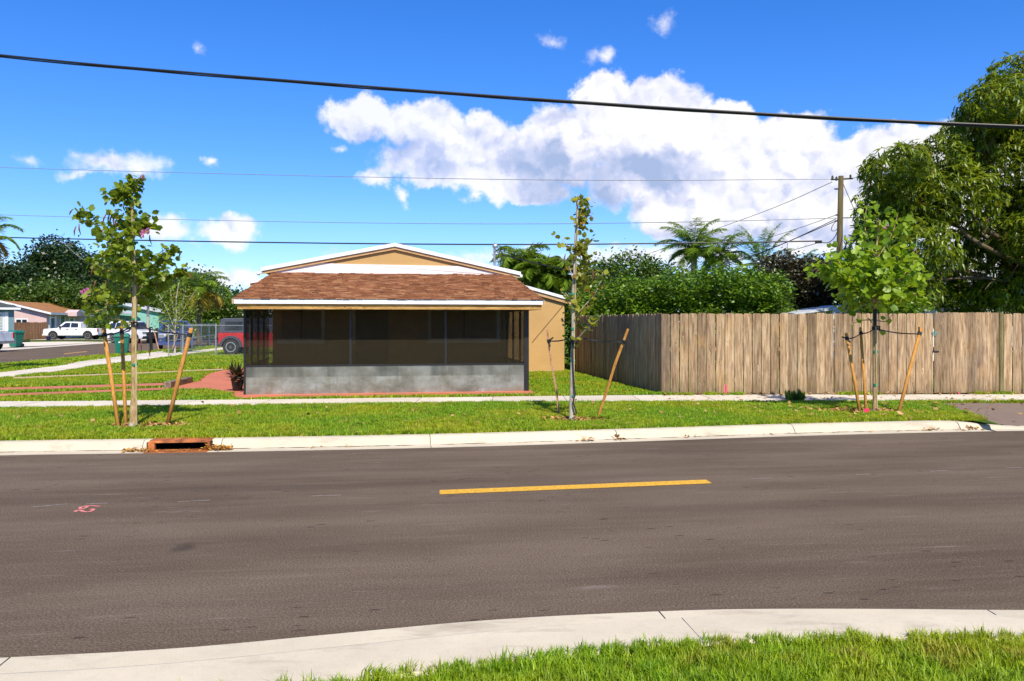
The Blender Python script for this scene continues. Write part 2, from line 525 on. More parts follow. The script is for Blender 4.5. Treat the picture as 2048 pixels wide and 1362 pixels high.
def m_stucco(name, c, var=.1):
    if name in MATS: return MATS[name]
    m, t = newmat(name)
    p = t.new('ShaderNodeTexCoord').outputs['Object']
    n = t.noise(p, .9, 6, .65); n2 = t.noise(p, 32, 4, .6); n3 = t.noise(p, 7, 5, .7)
    col = t.ramp(n, [(.3, tuple(x * (1 - var) for x in c)), (.7, tuple(x * (1 + var * .6) for x in c))])
    col = t.mix(t.maprange(n3, .6, .75, 0, .3), col, tuple(x * .78 for x in c))
    br = t.new('ShaderNodeTexBrick')
    t.put(br.inputs['Vector'], t.mapping(p, (1, 1, 1), rot=(R(90), 0, 0))); br.inputs['Scale'].default_value = 1.0
    br.inputs['Brick Width'].default_value = .4; br.inputs['Row Height'].default_value = .2; br.inputs['Mortar Size'].default_value = .012
    br.inputs['Mortar Smooth'].default_value = .8
    h = t.math('ADD', t.math('MULTIPLY', n2, .5), t.math('MULTIPLY', br.outputs['Fac'], -.10))
    MATS[name] = finish(m, t, principled(t, col, .9, 0, .2, bump(t, h, .7, .012)))
    return MATS[name]

def m_shingle():
    m, t = newmat('shingle')
    a = t.new('ShaderNodeAttribute'); a.attribute_name = 'tint'
    p = t.new('ShaderNodeTexCoord').outputs['Object']
    n = t.noise(t.mapping(p, (3, 18, 3)), 1.5, 4, .6); n2 = t.noise(p, 150, 2, .7)
    col = t.ramp(a.outputs['Fac'], [(0, (.075, .026, .012)), (.35, (.17, .062, .026)), (.7, (.27, .115, .050)), (1, (.42, .235, .12))])
    col = t.mix(.35, col, t.ramp(n, [(.35, (.08, .03, .014)), (.65, (.33, .16, .075))]))
    col = t.mix(1.0, col, t.ramp(n2, [(.3, .75), (.7, 1.2)]), 'MULTIPLY')
    col = t.mix(1.0, col, (.84, .80, .80), 'MULTIPLY')
    return finish(m, t, principled(t, col, .9, 0, .2, bump(t, n2, .5, .004)))

def m_screen():
    m, t = newmat('insect_screen')
    d = t.new('ShaderNodeBsdfDiffuse'); d.inputs[0].default_value = (.034, .028, .017, 1)
    tr = t.new('ShaderNodeBsdfTransparent')
    mx = t.new('ShaderNodeMixShader')
    p = t.new('ShaderNodeTexCoord').outputs['Object']
    f = t.maprange(t.noise(p, 1.6, 4, .6), .3, .7, .50, .62)
    t.l.new(f, mx.inputs[0]); t.l.new(d.outputs[0], mx.inputs[1]); t.l.new(tr.outputs[0], mx.inputs[2])
    return finish(m, t, mx.outputs[0])

def m_alu():
    m, t = newmat('aged_aluminium_sheet')
    p = t.new('ShaderNodeTexCoord').outputs['Object']
    n = t.noise(t.mapping(p, (2.2, 1, 3)), 1.0, 6, .62); n2 = t.noise(t.mapping(p, (90, 1, 1.5)), 1.0, 3, .6)
    st = t.noise(t.mapping(p, (7, 1, 1.1), loc=(3, 0, 1)), 1.0, 4, .6)
    col = t.ramp(n, [(.28, (.20, .175, .125)), (.5, (.37, .34, .275)), (.75, (.55, .53, .47))])
    col = t.mix(t.maprange(st, .50, .7, 0, .35, True), col, (.17, .16, .12))
    warm = t.noise(p, 3.1, 4, .6)
    sp = t.new('ShaderNodeSeparateXYZ'); t.l.new(p, sp.inputs[0])
    col = t.mix(t.math('MULTIPLY', t.maprange(warm, .55, .7, 0, .5), t.maprange(sp.outputs[2], .05, .35, 1, 0)), col, (.34, .21, .09))
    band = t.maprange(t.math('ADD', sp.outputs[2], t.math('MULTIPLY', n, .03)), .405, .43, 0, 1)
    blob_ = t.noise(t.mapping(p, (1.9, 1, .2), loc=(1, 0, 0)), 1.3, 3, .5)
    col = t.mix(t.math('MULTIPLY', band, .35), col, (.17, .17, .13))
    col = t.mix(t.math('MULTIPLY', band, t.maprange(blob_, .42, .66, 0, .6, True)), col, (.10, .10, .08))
    # pale swirled scratches
    sw = t.noise(t.mapping(p, (3, 1, 3)), 1.2, 3, .5, 2.2)
    ln = t.math('ABSOLUTE', t.math('SUBTRACT', sw, .5))
    lnm = t.math('MULTIPLY', t.maprange(ln, .0, .012, 1, 0), t.maprange(t.noise(p, 1.7, 2), .5, .62))
    lnm = t.math('MULTIPLY', lnm, t.maprange(sp.outputs[2], .1, .45, 1, 0))
    col = t.mix(t.math('MULTIPLY', lnm, .75), col, (.85, .84, .80))
    col = t.mix(1.0, col, t.ramp(n2, [(.3, .97), (.7, 1.02)]), 'MULTIPLY')
    return finish(m, t, principled(t, col, .36, .7, .5, bump(t, t.math('ADD', n, t.math('MULTIPLY', n2, .1)), .3, .03)))

def m_glass(name='window_glass', c=(.02, .025, .03)):
    return simple(name, c, rough=.06, var=.05, bmp=0, spec=.8)

def m_paint(name, c, rough=.25):
    if name in MATS: return MATS[name]
    m, t = newmat(name)
    p = t.new('ShaderNodeTexCoord').outputs['Object']
    n = t.noise(p, 3, 4, .6)
    col = t.ramp(n, [(.3, tuple(x * .93 for x in c)), (.7, c)])
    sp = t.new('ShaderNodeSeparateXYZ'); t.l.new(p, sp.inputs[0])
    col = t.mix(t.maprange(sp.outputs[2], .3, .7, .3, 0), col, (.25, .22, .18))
    MATS[name] = finish(m, t, principled(t, col, rough, 0, .5, None, .6))
    return MATS[name]

ASPHALT = m_asphalt()
CONC = m_concrete('kerb_concrete', (.58, .51, .37))
WALK = m_concrete('sidewalk_concrete', (.64, .57, .45), .08)
LAWN = m_lawn()
STUCCO = m_stucco('mustard_stucco', (.50, .315, .125))
WHITE = simple('white_painted_wood', (.74, .76, .78), .55, var=.05, scale=3, bmp=.08)
TAN = simple('tan_painted_wood', (.50, .30, .13), .6, var=.15, scale=5, bmp=.1)
OLDWOOD = m_wood('bare_beam_wood', [(.30, .15, .04), (.50, .28, .08), (.62, .38, .14)], grain=(1.2, 14, 14), rand=.15)
WHITEPATCH = m_stucco('white_patched_stucco', (.78, .70, .68), .06)
PICKET = m_wood('weathered_picket', [(.15, .090, .042), (.35, .235, .130), (.54, .41, .25)], rand=.42, greenish=True)
DARKPICKET = m_wood('brown_far_picket', [(.10, .05, .028), (.16, .085, .045), (.21, .12, .07)], rand=.2)
STAKE = m_wood('orange_round_stake', [(.36, .155, .03), (.52, .245, .052), (.62, .31, .08)], grain=(20, 20, 2), rand=.12)
ROUGHSTAKE = m_wood('rough_pink_stake', [(.20, .09, .05), (.55, .28, .14), (.68, .42, .26)], grain=(12, 12, 5), rand=.1)
BAMBOO = m_wood('pale_cane', [(.30, .22, .09), (.45, .36, .17), (.56, .46, .26)], grain=(20, 20, 3), rand=.1, knots=False)
BARK = m_wood('young_bark', [(.26, .16, .06), (.44, .29, .13), (.54, .40, .22)], grain=(14, 14, 5), rand=.1, knots=False)
DBARK = m_wood('old_bark', [(.07, .05, .03), (.13, .095, .055), (.2, .155, .1)], grain=(8, 8, 2), rand=.1, knots=False)
GREYBARK = m_wood('pale_grey_bark', [(.25, .2, .15), (.42, .36, .28), (.55, .5, .42)], grain=(10, 10, 3), rand=.1, knots=False)
POLEWOOD = m_wood('treated_pole_wood', [(.05, .04, .015), (.10, .08, .03), (.16, .125, .055)], grain=(14, 14, .6), rand=.05, knots=False)
GREENPOST = m_wood('greenish_post_wood', [(.10, .09, .035), (.2, .17, .07), (.28, .23, .11)], grain=(14, 14, 1), rand=.05)
FRAME = simple('dark_bronze_frame', (.022, .020, .019), .45, .3, .1, bmp=0)
STRAP = simple('black_webbing', (.012, .012, .013), .7, bmp=.2, bscale=300)
RUST = simple('rusty_steel', (.42, .13, .030), .8, .1, .5, 7, .5, 90)
REDCONC = m_concrete('red_painted_concrete', (.52, .170, .095), .05, (.28, .12, .07))
TANEDGE = m_concrete('tan_concrete_strip', (.52, .36, .20), .05)
METAL = simple('galvanised_steel', (.46, .47, .47), .4, .7, .1, 8, .05)
BLACKP = simple('black_plastic', (.015, .015, .016), .5, bmp=.05)
RUBBER = simple('tyre_rubber', (.018, .018, .018), .85, bmp=.2)
RIM = simple('alloy_rim', (.52, .52, .53), .3, .7, .05, bmp=0)
GLASS = m_glass()
YELLOW = simple('yellow_road_paint', (.66, .36, .022), .8, var=.24, scale=26, bmp=.7, bscale=120)
MULCH = simple('wood_mulch', (.42, .19, .08), .9, var=.5, scale=30, bmp=.8, bscale=60)
SOIL = simple('bare_soil', (.16, .09, .045), .95, var=.5, scale=18, bmp=.8, bscale=50)
GROUND = LAWN

# ================================================================== GROUND AND ROADS
sheet('ground', [(-1500, -60, -.26), (1500, -60, -.26), (1500, 2500, -.26), (-1500, 2500, -.26)], GROUND, kind='structure')

def wp(lst, z):
    return [pt(x, y, z) for x, y in lst]
def resample(path, step):
    out = [Vector(path[0])]
    for a, b in zip(path[:-1], path[1:]):
        a = Vector(a); b = Vector(b); n = max(1, int((b - a).length / step))
        out += [a.lerp(b, k / n) for k in range(1, n + 1)]
    return out
def smooth_path(path, it=2):
    p = [Vector(q) for q in path]
    for _ in range(it):
        q = [p[0]]
        for a, b in zip(p[:-1], p[1:]):
            q += [a.lerp(b, .25), a.lerp(b, .75)]
        q.append(p[-1]); p = q
    return p

ZR = -.12
farK = [Vector((-21.6, 110, ZR)), Vector((-20.6, 60, ZR)), Vector((-20.1, 43, ZR)), Vector((-19.6, 31.5, ZR)), Vector((-19.0, 17, ZR)), Vector((-18.6, 12.5, ZR)),
        Vector((-17.6, 9.8, ZR)), Vector((-15.5, 9.2, ZR)), Vector((-11, 9.85, ZR))] + \
       wp([(0, 910), (250, 907), (460, 903.5), (863, 896), (1246, 884), (1606, 871), (1940, 863), (2048, 861.5)], ZR) + [Vector((14, 13.7, ZR)), Vector((45, 17, ZR))]
farK = smooth_path(farK, 2)
nearK = [Vector((-40, -1.2, ZR)), Vector((-12, 2.9, ZR))] + wp([(0, 1315), (340, 1300), (700, 1265), (1000, 1237), (1330, 1222), (1500, 1217.5), (1800, 1218), (2048, 1221)], ZR) + \
        [Vector((8, 4.9, ZR)), Vector((40, 5.6, ZR))]
nearK = smooth_path(nearK, 2)
road_poly = nearK + farK[::-1] + [Vector((-36, 110, ZR)), Vector((-32.5, 69, ZR)), Vector((-30.2, 49, ZR)), Vector((-28, 20, ZR)), Vector((-29, 7.5, ZR)), Vector((-40, 6.5, ZR))]
road = sheet('road', road_poly, ASPHALT, kind='structure')

def path_len(path):
    L = [0]
    for a, b in zip(path[:-1], path[1:]): L.append(L[-1] + (Vector(b) - Vector(a)).length)
    return L
def sub_path(path, s0, s1, step=.35):
    L = path_len(path)
    P = np.array([tuple(p) for p in path])
    n = max(2, int((s1 - s0) / step) + 1)
    ss = np.linspace(s0, s1, n)
    return [Vector((np.interp(s, L, P[:, 0]), np.interp(s, L, P[:, 1]), np.interp(s, L, P[:, 2]))) for s in ss]
def s_at_px(path, px):
    """distance along path where it passes the sight line of picture column px"""
    best = None; L = path_len(path)
    for i, (a, b) in enumerate(zip(path[:-1], path[1:])):
        k = (px - CX) / F
        fa = a.x - k * a.y; fb = b.x - k * b.y
        if a.y > 0 and b.y > 0 and fa * fb <= 0 and a.y < 16:
            t = fa / (fa - fb) if fa != fb else 0
            best = L[i] + t * (L[i + 1] - L[i])
    return best

DROP0 = pt(1935, 864, ZR).x; DROP1 = pt(2060, 861, ZR).x
def drop(p, prof):
    k = min(1, max(0, (p.x - DROP0) / (DROP1 - DROP0)))
    return [(o, z if z <= -.115 else -.105 + (z + .105) * (1 - k)) for o, z in prof]
FPROF = [(0, -.25), (0, -.119), (.19, -.117), (.215, -.105), (.26, -.045), (.29, -.014), (.33, .004), (.46, .006), (.47, -.004), (.47, -.25)]
def kw(x): return float(np.interp(x, [-3, -.4, 1.0, 3], [1.22, 1.16, 1.02, .99]))
def nwide(p, prof): return [(o * kw(p.x) if o < -.3 else o, z) for o, z in prof]
NPROF = [(0, -.25), (0, -.119), (-.27, -.113), (-.30, -.10), (-.345, -.045), (-.375, -.02), (-.42, -.002), (-.77, .006), (-.79, -.004), (-.79, -.25)]
far_kerb = empty('far_kerb', kind='structure')
near_kerb = empty('near_kerb', kind='structure')
Ltot = path_len(farK)[-1]
joints = [s_at_px(farK, x) for x in (272, 286, 412, 434, 863, 1246, 1606, 1940)]
js = joints[:]
# regular 3 m joints either side of the ones that can be seen
a = joints[0]; pre = []
while a > 8: a -= 3.05; pre.append(a)
b = joints[-1]; post = []
while b < Ltot - 3.2: b += 3.05; post.append(b)
allj = pre[::-1] + joints + post
for s0, s1 in zip(allj[:-1], allj[1:]):
    if abs(s0 - joints[1]) < 1e-6: continue          # the storm drain sits here
    MB().sweep(sub_path(farK, s0 + .005, s1 - .005), FPROF, drop).build('kerb_segment', CONC, far_kerb, smooth=False)
nj = [s_at_px(nearK, x) for x in (20, 1318, 1975)]
step = 3.02
aj = [nj[0] - step * 3, nj[0] - step * 2, nj[0] - step, nj[0], nj[1], nj[2], nj[2] + 3, nj[2] + 6, nj[2] + 9]
for s0, s1 in zip(aj[:-1], aj[1:]):
    MB().sweep(sub_path(nearK, s0 + .005, s1 - .005, .15), NPROF, nwide).build('kerb_segment', CONC, near_kerb)
dirt = simple('joint_soil', (.10, .085, .06), .95, var=.4, scale=20)
for K, pr, e0, e1, nm in ((farK, [(.01, -.25), (.01, -.128), (.225, -.115), (.46, -.02), (.46, -.25)], allj[0], allj[-1], 'far'),
                          (nearK, [(-.01, -.25), (-.01, -.128), (-.31, -.118), (-.43, -.02), (-.74, -.01), (-.74, -.25)], aj[0], aj[-1], 'near')):
    prs = drop if nm == 'far' else None
    if nm == 'far':
        MB().sweep(sub_path(K, e0, joints[1]), pr, prs).build('joint_filler', dirt, far_kerb)
        MB().sweep(sub_path(K, joints[2], e1), pr, prs).build('joint_filler', dirt, far_kerb)
    else: MB().sweep(sub_path(K, e0, e1), pr, nwide).build('joint_filler', dirt, near_kerb)

GD, gdt = newmat('gutter_dirt_line')
_p = gdt.new('ShaderNodeNewGeometry').outputs['Position']
_c = gdt.ramp(gdt.noise(_p, 3.0, 6, .7), [(.42, (.10, .07, .045)), (.56, (.42, .36, .28))])
finish(GD, gdt, principled(gdt, _c, .9, 0, .2))
for s0, s1 in ((joints[3] + .02, joints[-1]), (joints[0] - 6, joints[0] - .02)):
    m = MB(); path_ = sub_path(farK, s0, s1)
    m.sweep(path_, [(.197, -.114), (.197, -.110), (.219, -.104), (.219, -.110)]); o = m.build('dirt_line', GD, far_kerb); o['kind'] = 'stuff'
# lawn block behind the far kerb, and the near lawn
def offset_path(path, o, z):
    out = []
    n = len(path)
    for i in range(n):
        t = Vector(path[min(i + 1, n - 1)]) - Vector(path[max(i - 1, 0)]); t.z = 0; t.normalize()
        q = Vector(path[i]) + Vector((-t.y, t.x, 0)) * o
        out.append(Vector((q.x, q.y, z)))
    return out
lawn_edge = offset_path(farK, .46, -.006)
DVL = [pt(2004, 849.5), pt(1868, 805.5)]
lawn_cut = [q for q in lawn_edge if q.x < DVL[0].x - .05] + [Vector((DVL[0].x, DVL[0].y - .05, -.006)), Vector((DVL[1].x, DVL[1].y + .1, -.006)), Vector((17, 16.9, -.006))] + [q for q in lawn_edge if q.x > 17]
lawn = sheet('lawn', lawn_cut + [Vector((45, 110, -.006))], LAWN, kind='structure')
near_edge = [offset_path(nearK, -.78 * kw(q.x), -.006)[i] for i, q in enumerate(nearK)]
near_lawn = sheet('near_lawn', near_edge + [Vector((40, -20, -.006)), Vector((-40, -20, -.006))], LAWN, kind='structure')

# sidewalks made of slabs
FX = [-20, -12.97, 0, 10.2, 45]; FY = [13.78, 14.63, 16.25, 16.45, 19.0]
BX = [-20, -14.4, -5.55, .36, 3.27, 11.3, 45]; BY = [15.6, 16.15, 16.85, 17.62, 17.98, 18.12, 20.8]
sidewalk = empty('sidewalk', kind='structure')
x = -13.9
while x < 17:
    x1 = x + 1.5
    P = [(x + .006, np.interp(x, FX, FY)), (x1 - .006, np.interp(x1, FX, FY)), (x1 - .006, np.interp(x1, BX, BY)), (x + .006, np.interp(x, BX, BY))]
    MB().prism(P, -.1, .006 + random.uniform(-.002, .003)).build('slab', WALK, sidewalk)
    x = x1
side_walk = empty('side_street_sidewalk', kind='structure')
y = 13.4
while y < 62:
    y1 = y + 1.5
    xa = lambda yy: -15.2 - .07 * (yy - 24.4)
    P = [(xa(y) - .75, y + .006), (xa(y) + .75, y + .006), (xa(y1) + .75, y1 - .006), (xa(y1) - .75, y1 - .006)]
    if y > 16.0 or y < 16.0:
        MB().prism(P, -.1, .009 + random.uniform(-.002, .002)).build('slab', WALK, side_walk)
    y = y1
sheet('side_apron', wp([(66, 742), (150, 724), (330, 701), (338, 709), (215, 729), (100, 747)], .004), WALK, kind='structure')
dk = [Vector((q.x, q.y, -.035 if q.x < DROP1 else -.108)) for q in lawn_edge if DVL[0].x - .05 <= q.x <= 17]
sheet('driveway', [Vector((DVL[0].x - .06, dk[0].y, -.012))] + dk + [Vector((17, 16.95, .0)), pt(2400, 806, .0), Vector((DVL[1].x - .02, DVL[1].y + .12, .0))], m_concrete('brown_driveway', (.20, .145, .105), .05, (.12, .09, .07)), kind='structure')

# painted paths in the yard
RZ = .004
sheet('red_path', wp([(-250, 783), (-250, 788), (334, 770.5), (334, 765.5)], RZ), REDCONC, kind='structure')
sheet('red_path', wp([(-250, 797), (-250, 802), (334, 779), (334, 775)], RZ), REDCONC, kind='structure')
sheet('tan_path', wp([(20, 754.5), (20, 757.5), (250, 748.5), (454, 739), (454, 736.8), (250, 746)], RZ), TANEDGE, kind='structure')
sheet('red_patio', wp([(330, 776.5), (365, 768), (395, 763), (404, 753), (420, 746), (447, 740), (486, 736.5), (560, 736), (560, 797), (464, 796), (462, 787), (415, 780), (366, 779.5), (332, 779.5)], RZ + .003), REDCONC, kind='structure')

# far side of the side street
sheet('far_pavement', wp([(-80, 707), (0, 701.5), (232, 685), (330, 677), (330, 674), (232, 682), (190, 684.5), (100, 692), (0, 697), (-80, 701)], -.10), WALK, kind='structure')
sheet('far_driveway', wp([(-60, 700), (0, 696), (60, 692.5), (100, 691), (200, 683.5), (130, 683), (60, 684), (-60, 688)], -.095), WALK, kind='structure')
sheet('pickup_driveway', [Vector(v) for v in ((-47.3, 80, -.19), (-38.2, 80, -.19), (-38.2, 85, -.19), (-47.3, 85, -.19))], WALK, kind='structure')

# ---- road markings
def strip(name, pxs, z, mat, parent=None, **tg):
    return sheet(name, wp(pxs, z), mat, parent, **tg)
strip('lane_dash', [(879, 980), (879, 988.5), (1424, 966.5), (1412, 959)], ZR + .004, YELLOW, road)
FADY = simple('worn_yellow_paint', (.45, .24, .07), .85, var=.5, scale=6)
strip('lane_dash', [(128, 708.3), (128, 706.6), (174, 702.2), (174, 703.9)], ZR + .004, FADY, road)
CHALK = simple('chalk_paint', (.24, .20, .165), .9, var=.35, scale=40)
def chalk(pts, wd, mat, name):
    """a painted stroke along picture points"""
    P = wp(pts, ZR + .004); L = []; Rr = []
    for i, p in enumerate(P):
        t = P[min(i + 1, len(P) - 1)] - P[max(i - 1, 0)]; t.normalize()
        n = Vector((-t.y, t.x, 0)) * wd / 2
        L.append(p + n); Rr.append(p - n)
    n = len(P)
    m = MB(); m.add(L + Rr, [(i, i + 1, n + i + 1, n + i) for i in range(n - 1)])
    return m.build(name, mat, road)
for pts in ([(66, 1014), (100, 1011), (134, 1008)], [(355, 1003.5), (421, 1000)], [(624, 992), (683, 990)], [(862, 984.5), (879, 983.5)], [(172, 1008), (215, 1006)],
            [(1502, 957.5), (1545, 956)], [(1712, 949), (1741, 947.5)], [(1860, 942.5), (1893, 941)], [(2012, 935.5), (2044, 935)]):
    chalk(pts, .028, CHALK, 'chalk_mark')
PINK = simple('pink_marking_paint', (.62, .20, .17), .9, var=.25, scale=30)
# the surveyor's "29" sprayed upside down
chalk([(150, 1023.5), (154, 1020), (160, 1020), (166, 1022.5), (173, 1023.8), (181, 1022.5), (187, 1019.5), (185, 1017.5), (179, 1018.3)], .034, PINK, 'sprayed_numeral')
chalk([(200, 1012.5), (180, 1010.8), (172, 1011.5), (161, 1014), (160, 1017), (165, 1018), (172, 1015), (176, 1011.5)], .03, PINK, 'sprayed_numeral')

# ---- storm drain
sA = sub_path(farK, joints[1], joints[2])
A0, A1 = sA[0], sA[-1]
ang = math.atan2(A1.y - A0.y, A1.x - A0.x); WD = (A1 - A0).length
dr = empty('storm_drain', (A0.x, A0.y, ZR), ang, 'rusty open storm drain inlet set in the far kerb, with leaves at its mouth', 'storm drain')
VOID = simple('dark_drain_wall', (.05, .018, .010), .95, var=.4, scale=9)
m = MB()
m.prism([(.21, .10), (.235, .122), (.30, .13), (.50, .13), (.50, .115), (.30, .112)], .0, WD, 'x'); m.build('drain_hood', RUST, dr)
m = MB()
m.box(0, .085, .19, .26, -.1, .1155)
m.build("drain_side", RUST, dr); m = MB(); m.box(WD - .03, WD, .19, .26, -.1, .1155)
m.build('drain_side', RUST, dr)
m = MB(); m.box(.0, WD, .0, .17, -.05, .006); m.box(.085, WD - .03, .17, .24, -.05, .010)
m.build('drain_lip', RUST, dr)
m = MB()
m.box(0.0, WD, .95, 1.0, -1.2, .11); m.box(-.02, 0, .2, 1.0, -1.2, .11); m.box(WD, WD + .02, .2, 1.0, -1.2, .11); m.box(0, WD, .24, .95, -1.2, -1.15)
m.box(0.0, WD, .24, .26, -1.2, -.02)
m.build('drain_chamber', VOID, dr)

# ================================================================== CORNER HOUSE
HA = pt(487, 793); HANG = R(9.3)
house = empty('corner_house', (HA.x, HA.y, 0), HANG, 'single storey mustard stucco house with low white edged gable and screened porch facing the road', 'house')
HM = Matrix.LocRotScale(Vector((HA.x, HA.y, 0)), house.rotation_euler, None)
PW = 6.19           # porch width
PD = 4.0            # porch depth
# porch slab
MB().box(-.16, PW + .06, -.20, PD - .003, -.1, .037).build('porch_slab', REDCONC, house)
MB().box(.05, PW - .05, .07, PD - .01, .036, .042).build('bounce_floor', simple('pale_bounce_floor', (.62, .52, .42), .7), house)  # pale floor layer added over the slab to bounce sun up into porch
# screened porch frame: sill, posts, heads
bays = [0.02, 2.22, 4.30, PW - .06]
m = MB(); m.box(.05, PW - .11, .012, .062, .625, .665); m.build('sill_rail', FRAME, house)
for x0, x1, nm in ((0, .045, 0), (2.215, 2.265, 1), (4.29, 4.34, 1), (PW - .11, PW, 0)):
    MB().box(x0, x1, -.004 if not nm else .014, .05 if not nm else .06, .036 if not nm else .665, 1.98).build('post', FRAME, house)
for (xa, xb) in ((.045, 2.215), (2.265, 4.29), (4.34, PW - .11)):
    MB().box(xa, xb, .028, .034, .665, 1.96).build('screen_panel', m_screen() if 'SCR' not in MATS else MATS['SCR'], house) if 'SCR' in MATS else None
SCR = m_screen()
for (xa, xb) in ((.045, 2.215), (2.265, 4.29), (4.34, PW - .11)):
    MB().box(xa, xb, .030, .033, .665, 1.96).build('screen_panel', SCR, house)
MB().box(.045, PW - .11, .016, .058, 1.96, 2.0).build('head_rail', FRAME, house)
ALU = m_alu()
m = MB()
nx = 40
vs = []; fs = []
for i in range(nx + 1):
    x = .045 + (PW - .155) * i / nx
    for j, z in enumerate((.038, .2, .4, .625)):
        vs.append((x, .02 + .0006 * math.sin(i * .3), z))
for i in range(nx):
    for j in range(3):
        a_ = i * 4 + j; fs.append((a_, a_ + 4, a_ + 5, a_ + 1))
m.add(vs, fs); m.add([(x_, .05, z_) for x_, z_ in ((.045, .038), (PW - .11, .038), (PW - .11, .625), (.045, .625))], [(3, 2, 1, 0)])
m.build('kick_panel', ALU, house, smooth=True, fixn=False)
for sx in (0, PW - .05):
    for k, yy in enumerate((1.0, 2.0, 3.0)):
        MB().box(sx + .003, sx + .048, yy, yy + .05, .036, 1.98).build('post', FRAME, house)
    MB().box(sx + .004, sx + .046, .062, PD - .003, .625, .665).build('sill_rail', FRAME, house)
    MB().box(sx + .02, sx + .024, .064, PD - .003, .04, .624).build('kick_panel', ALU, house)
    for ya, yb in ((.064, 1.0), (1.05, 2.0), (2.05, 3.0), (3.05, PD - .003)):
        MB().box(sx + .023, sx + .026, ya, yb, .667, 1.96).build('screen_panel', SCR, house)
# beam, fascia, soffit
MB().box(-.04, PW + .18, -.55, -.50, 1.858, 1.968).build('beam', OLDWOOD, house)
MB().box(-.04, .0, -.50, PD - .3, 1.858, 1.968).build('beam', TAN, house)
MB().box(PW + .14, PW + .18, -.50, PD - .3, 1.858, 1.968).build('beam', TAN, house)
for xa, xb in ((-.10, 3.08), (3.083, PW + .20)):
    MB().box(xa, xb, -.60, -.553, 1.97, 2.075).build('fascia_board', WHITE, house)
MB().box(-.04, PW + .18, -.553, PD, 1.995, 2.01).build('soffit', simple('pale_soffit', (.72, .60, .42), .7), house)
# porch roof: deck and shingles
RZ0, RZ1, RY0, RY1 = 2.078, 2.875, -.60, PD
def roofx(y):      # left and right edges of the porch roof, slightly narrower at the wall
    k = (y - RY0) / (RY1 - RY0)
    return -.11 + .24 * k, PW + .21 + .02 * k
def roofz(y): return RZ0 + (RZ1 - RZ0) * (y - RY0) / (RY1 - RY0)
m = MB()
(l0, r0), (l1, r1) = roofx(RY0), roofx(RY1)
m.add([(l0, RY0, RZ0 - .01), (r0, RY0, RZ0 - .01), (r1, RY1, RZ1 - .01), (l1, RY1, RZ1 - .01),
       (l0, RY0, RZ0 - .03), (r0, RY0, RZ0 - .03), (r1, RY1, RZ1 - .03), (l1, RY1, RZ1 - .03)],
      [(0, 1, 2, 3), (7, 6, 5, 4), (0, 4, 5, 1), (1, 5, 6, 2), (2, 6, 7, 3), (3, 7, 4, 0)])
m.build('roof_deck', WHITE, house)
for sx, e in ((0, 0), (1, 1)):
    la, lb = roofx(RY0)[e], roofx(RY1)[e]
    t_ = .03 if e else -.03
    MB().add([(la, RY0, RZ0 - .11), (la, RY0, RZ0 - .012), (lb, RY1, RZ1 - .012), (lb, RY1, RZ1 - .11), (la + t_, RY0, RZ0 - .11), (la + t_, RY0, RZ0 - .012), (lb + t_, RY1, RZ1 - .012), (lb + t_, RY1, RZ1 - .11)],
             [(0, 1, 2, 3), (7, 6, 5, 4), (0, 4, 5, 1), (1, 5, 6, 2), (2, 6, 7, 3), (3, 7, 4, 0)]).build('rake_board', TAN, house)
SHING = m_shingle()
def shingles(name, parent, y0, y1, xf, zf, course=.115, tab=.14, flipx=False, toworld=None):
    V = []; Fc = []; T = []
    y = y0 - .02; k = 0
    while y < y1:
        xl, xr = xf(max(y, y0))
        x = xl - random.uniform(0, tab); 
        while x < xr:
            wdt = tab * random.choice((.7, 1, 1, 1.5, 2))
            xa, xb = max(x, xl - .01), min(x + wdt - .006, xr + .01)
            x += wdt
            if xb - xa < .02: continue
            th = random.uniform(.012, .032)
            yb = min(y + course + .05, y1)
            n = len(V); jy = random.uniform(-.008, .008)
            for (xx, yy, up) in ((xa, y + jy, th), (xb, y + jy, th), (xb, yb, .003), (xa, yb, .003), (xa, y + jy, 0), (xb, y + jy, 0)):
                V.append((xx, yy, zf(yy) + up - .002))
            Fc += [(n, n + 1, n + 2, n + 3), (n + 4, n + 5, n + 1, n), (n + 4, n, n + 3, n + 3), ]
            t_ = min(1, max(0, random.gauss(.5, .28)))
            T += [t_] * 6
        y += course; k += 1
    Fc = [f for f in Fc if len(set(f)) == 4]
    if toworld: V = [toworld(v) for v in V]
    me = npmesh(name, np.array(V), [np.array(Fc)], SHING, attrs={'tint': T})
    return me
o = link('shingles', shingles('shingles', house, RY0, RY1, roofx, roofz), house); o['kind'] = 'stuff'

# main house block
WX0, WX1 = .12, PW + .22
EZ, PZ, PXK = 3.0, 3.685, 3.28
EX0, EX1 = -.14, 6.66
def rake_z(x, dz=0):
    if x < PXK: return EZ + (PZ - EZ) * (x - EX0) / (PXK - EX0) + dz
    return EZ - .05 + (PZ - EZ + .05) * (EX1 - x) / (EX1 - PXK) + dz
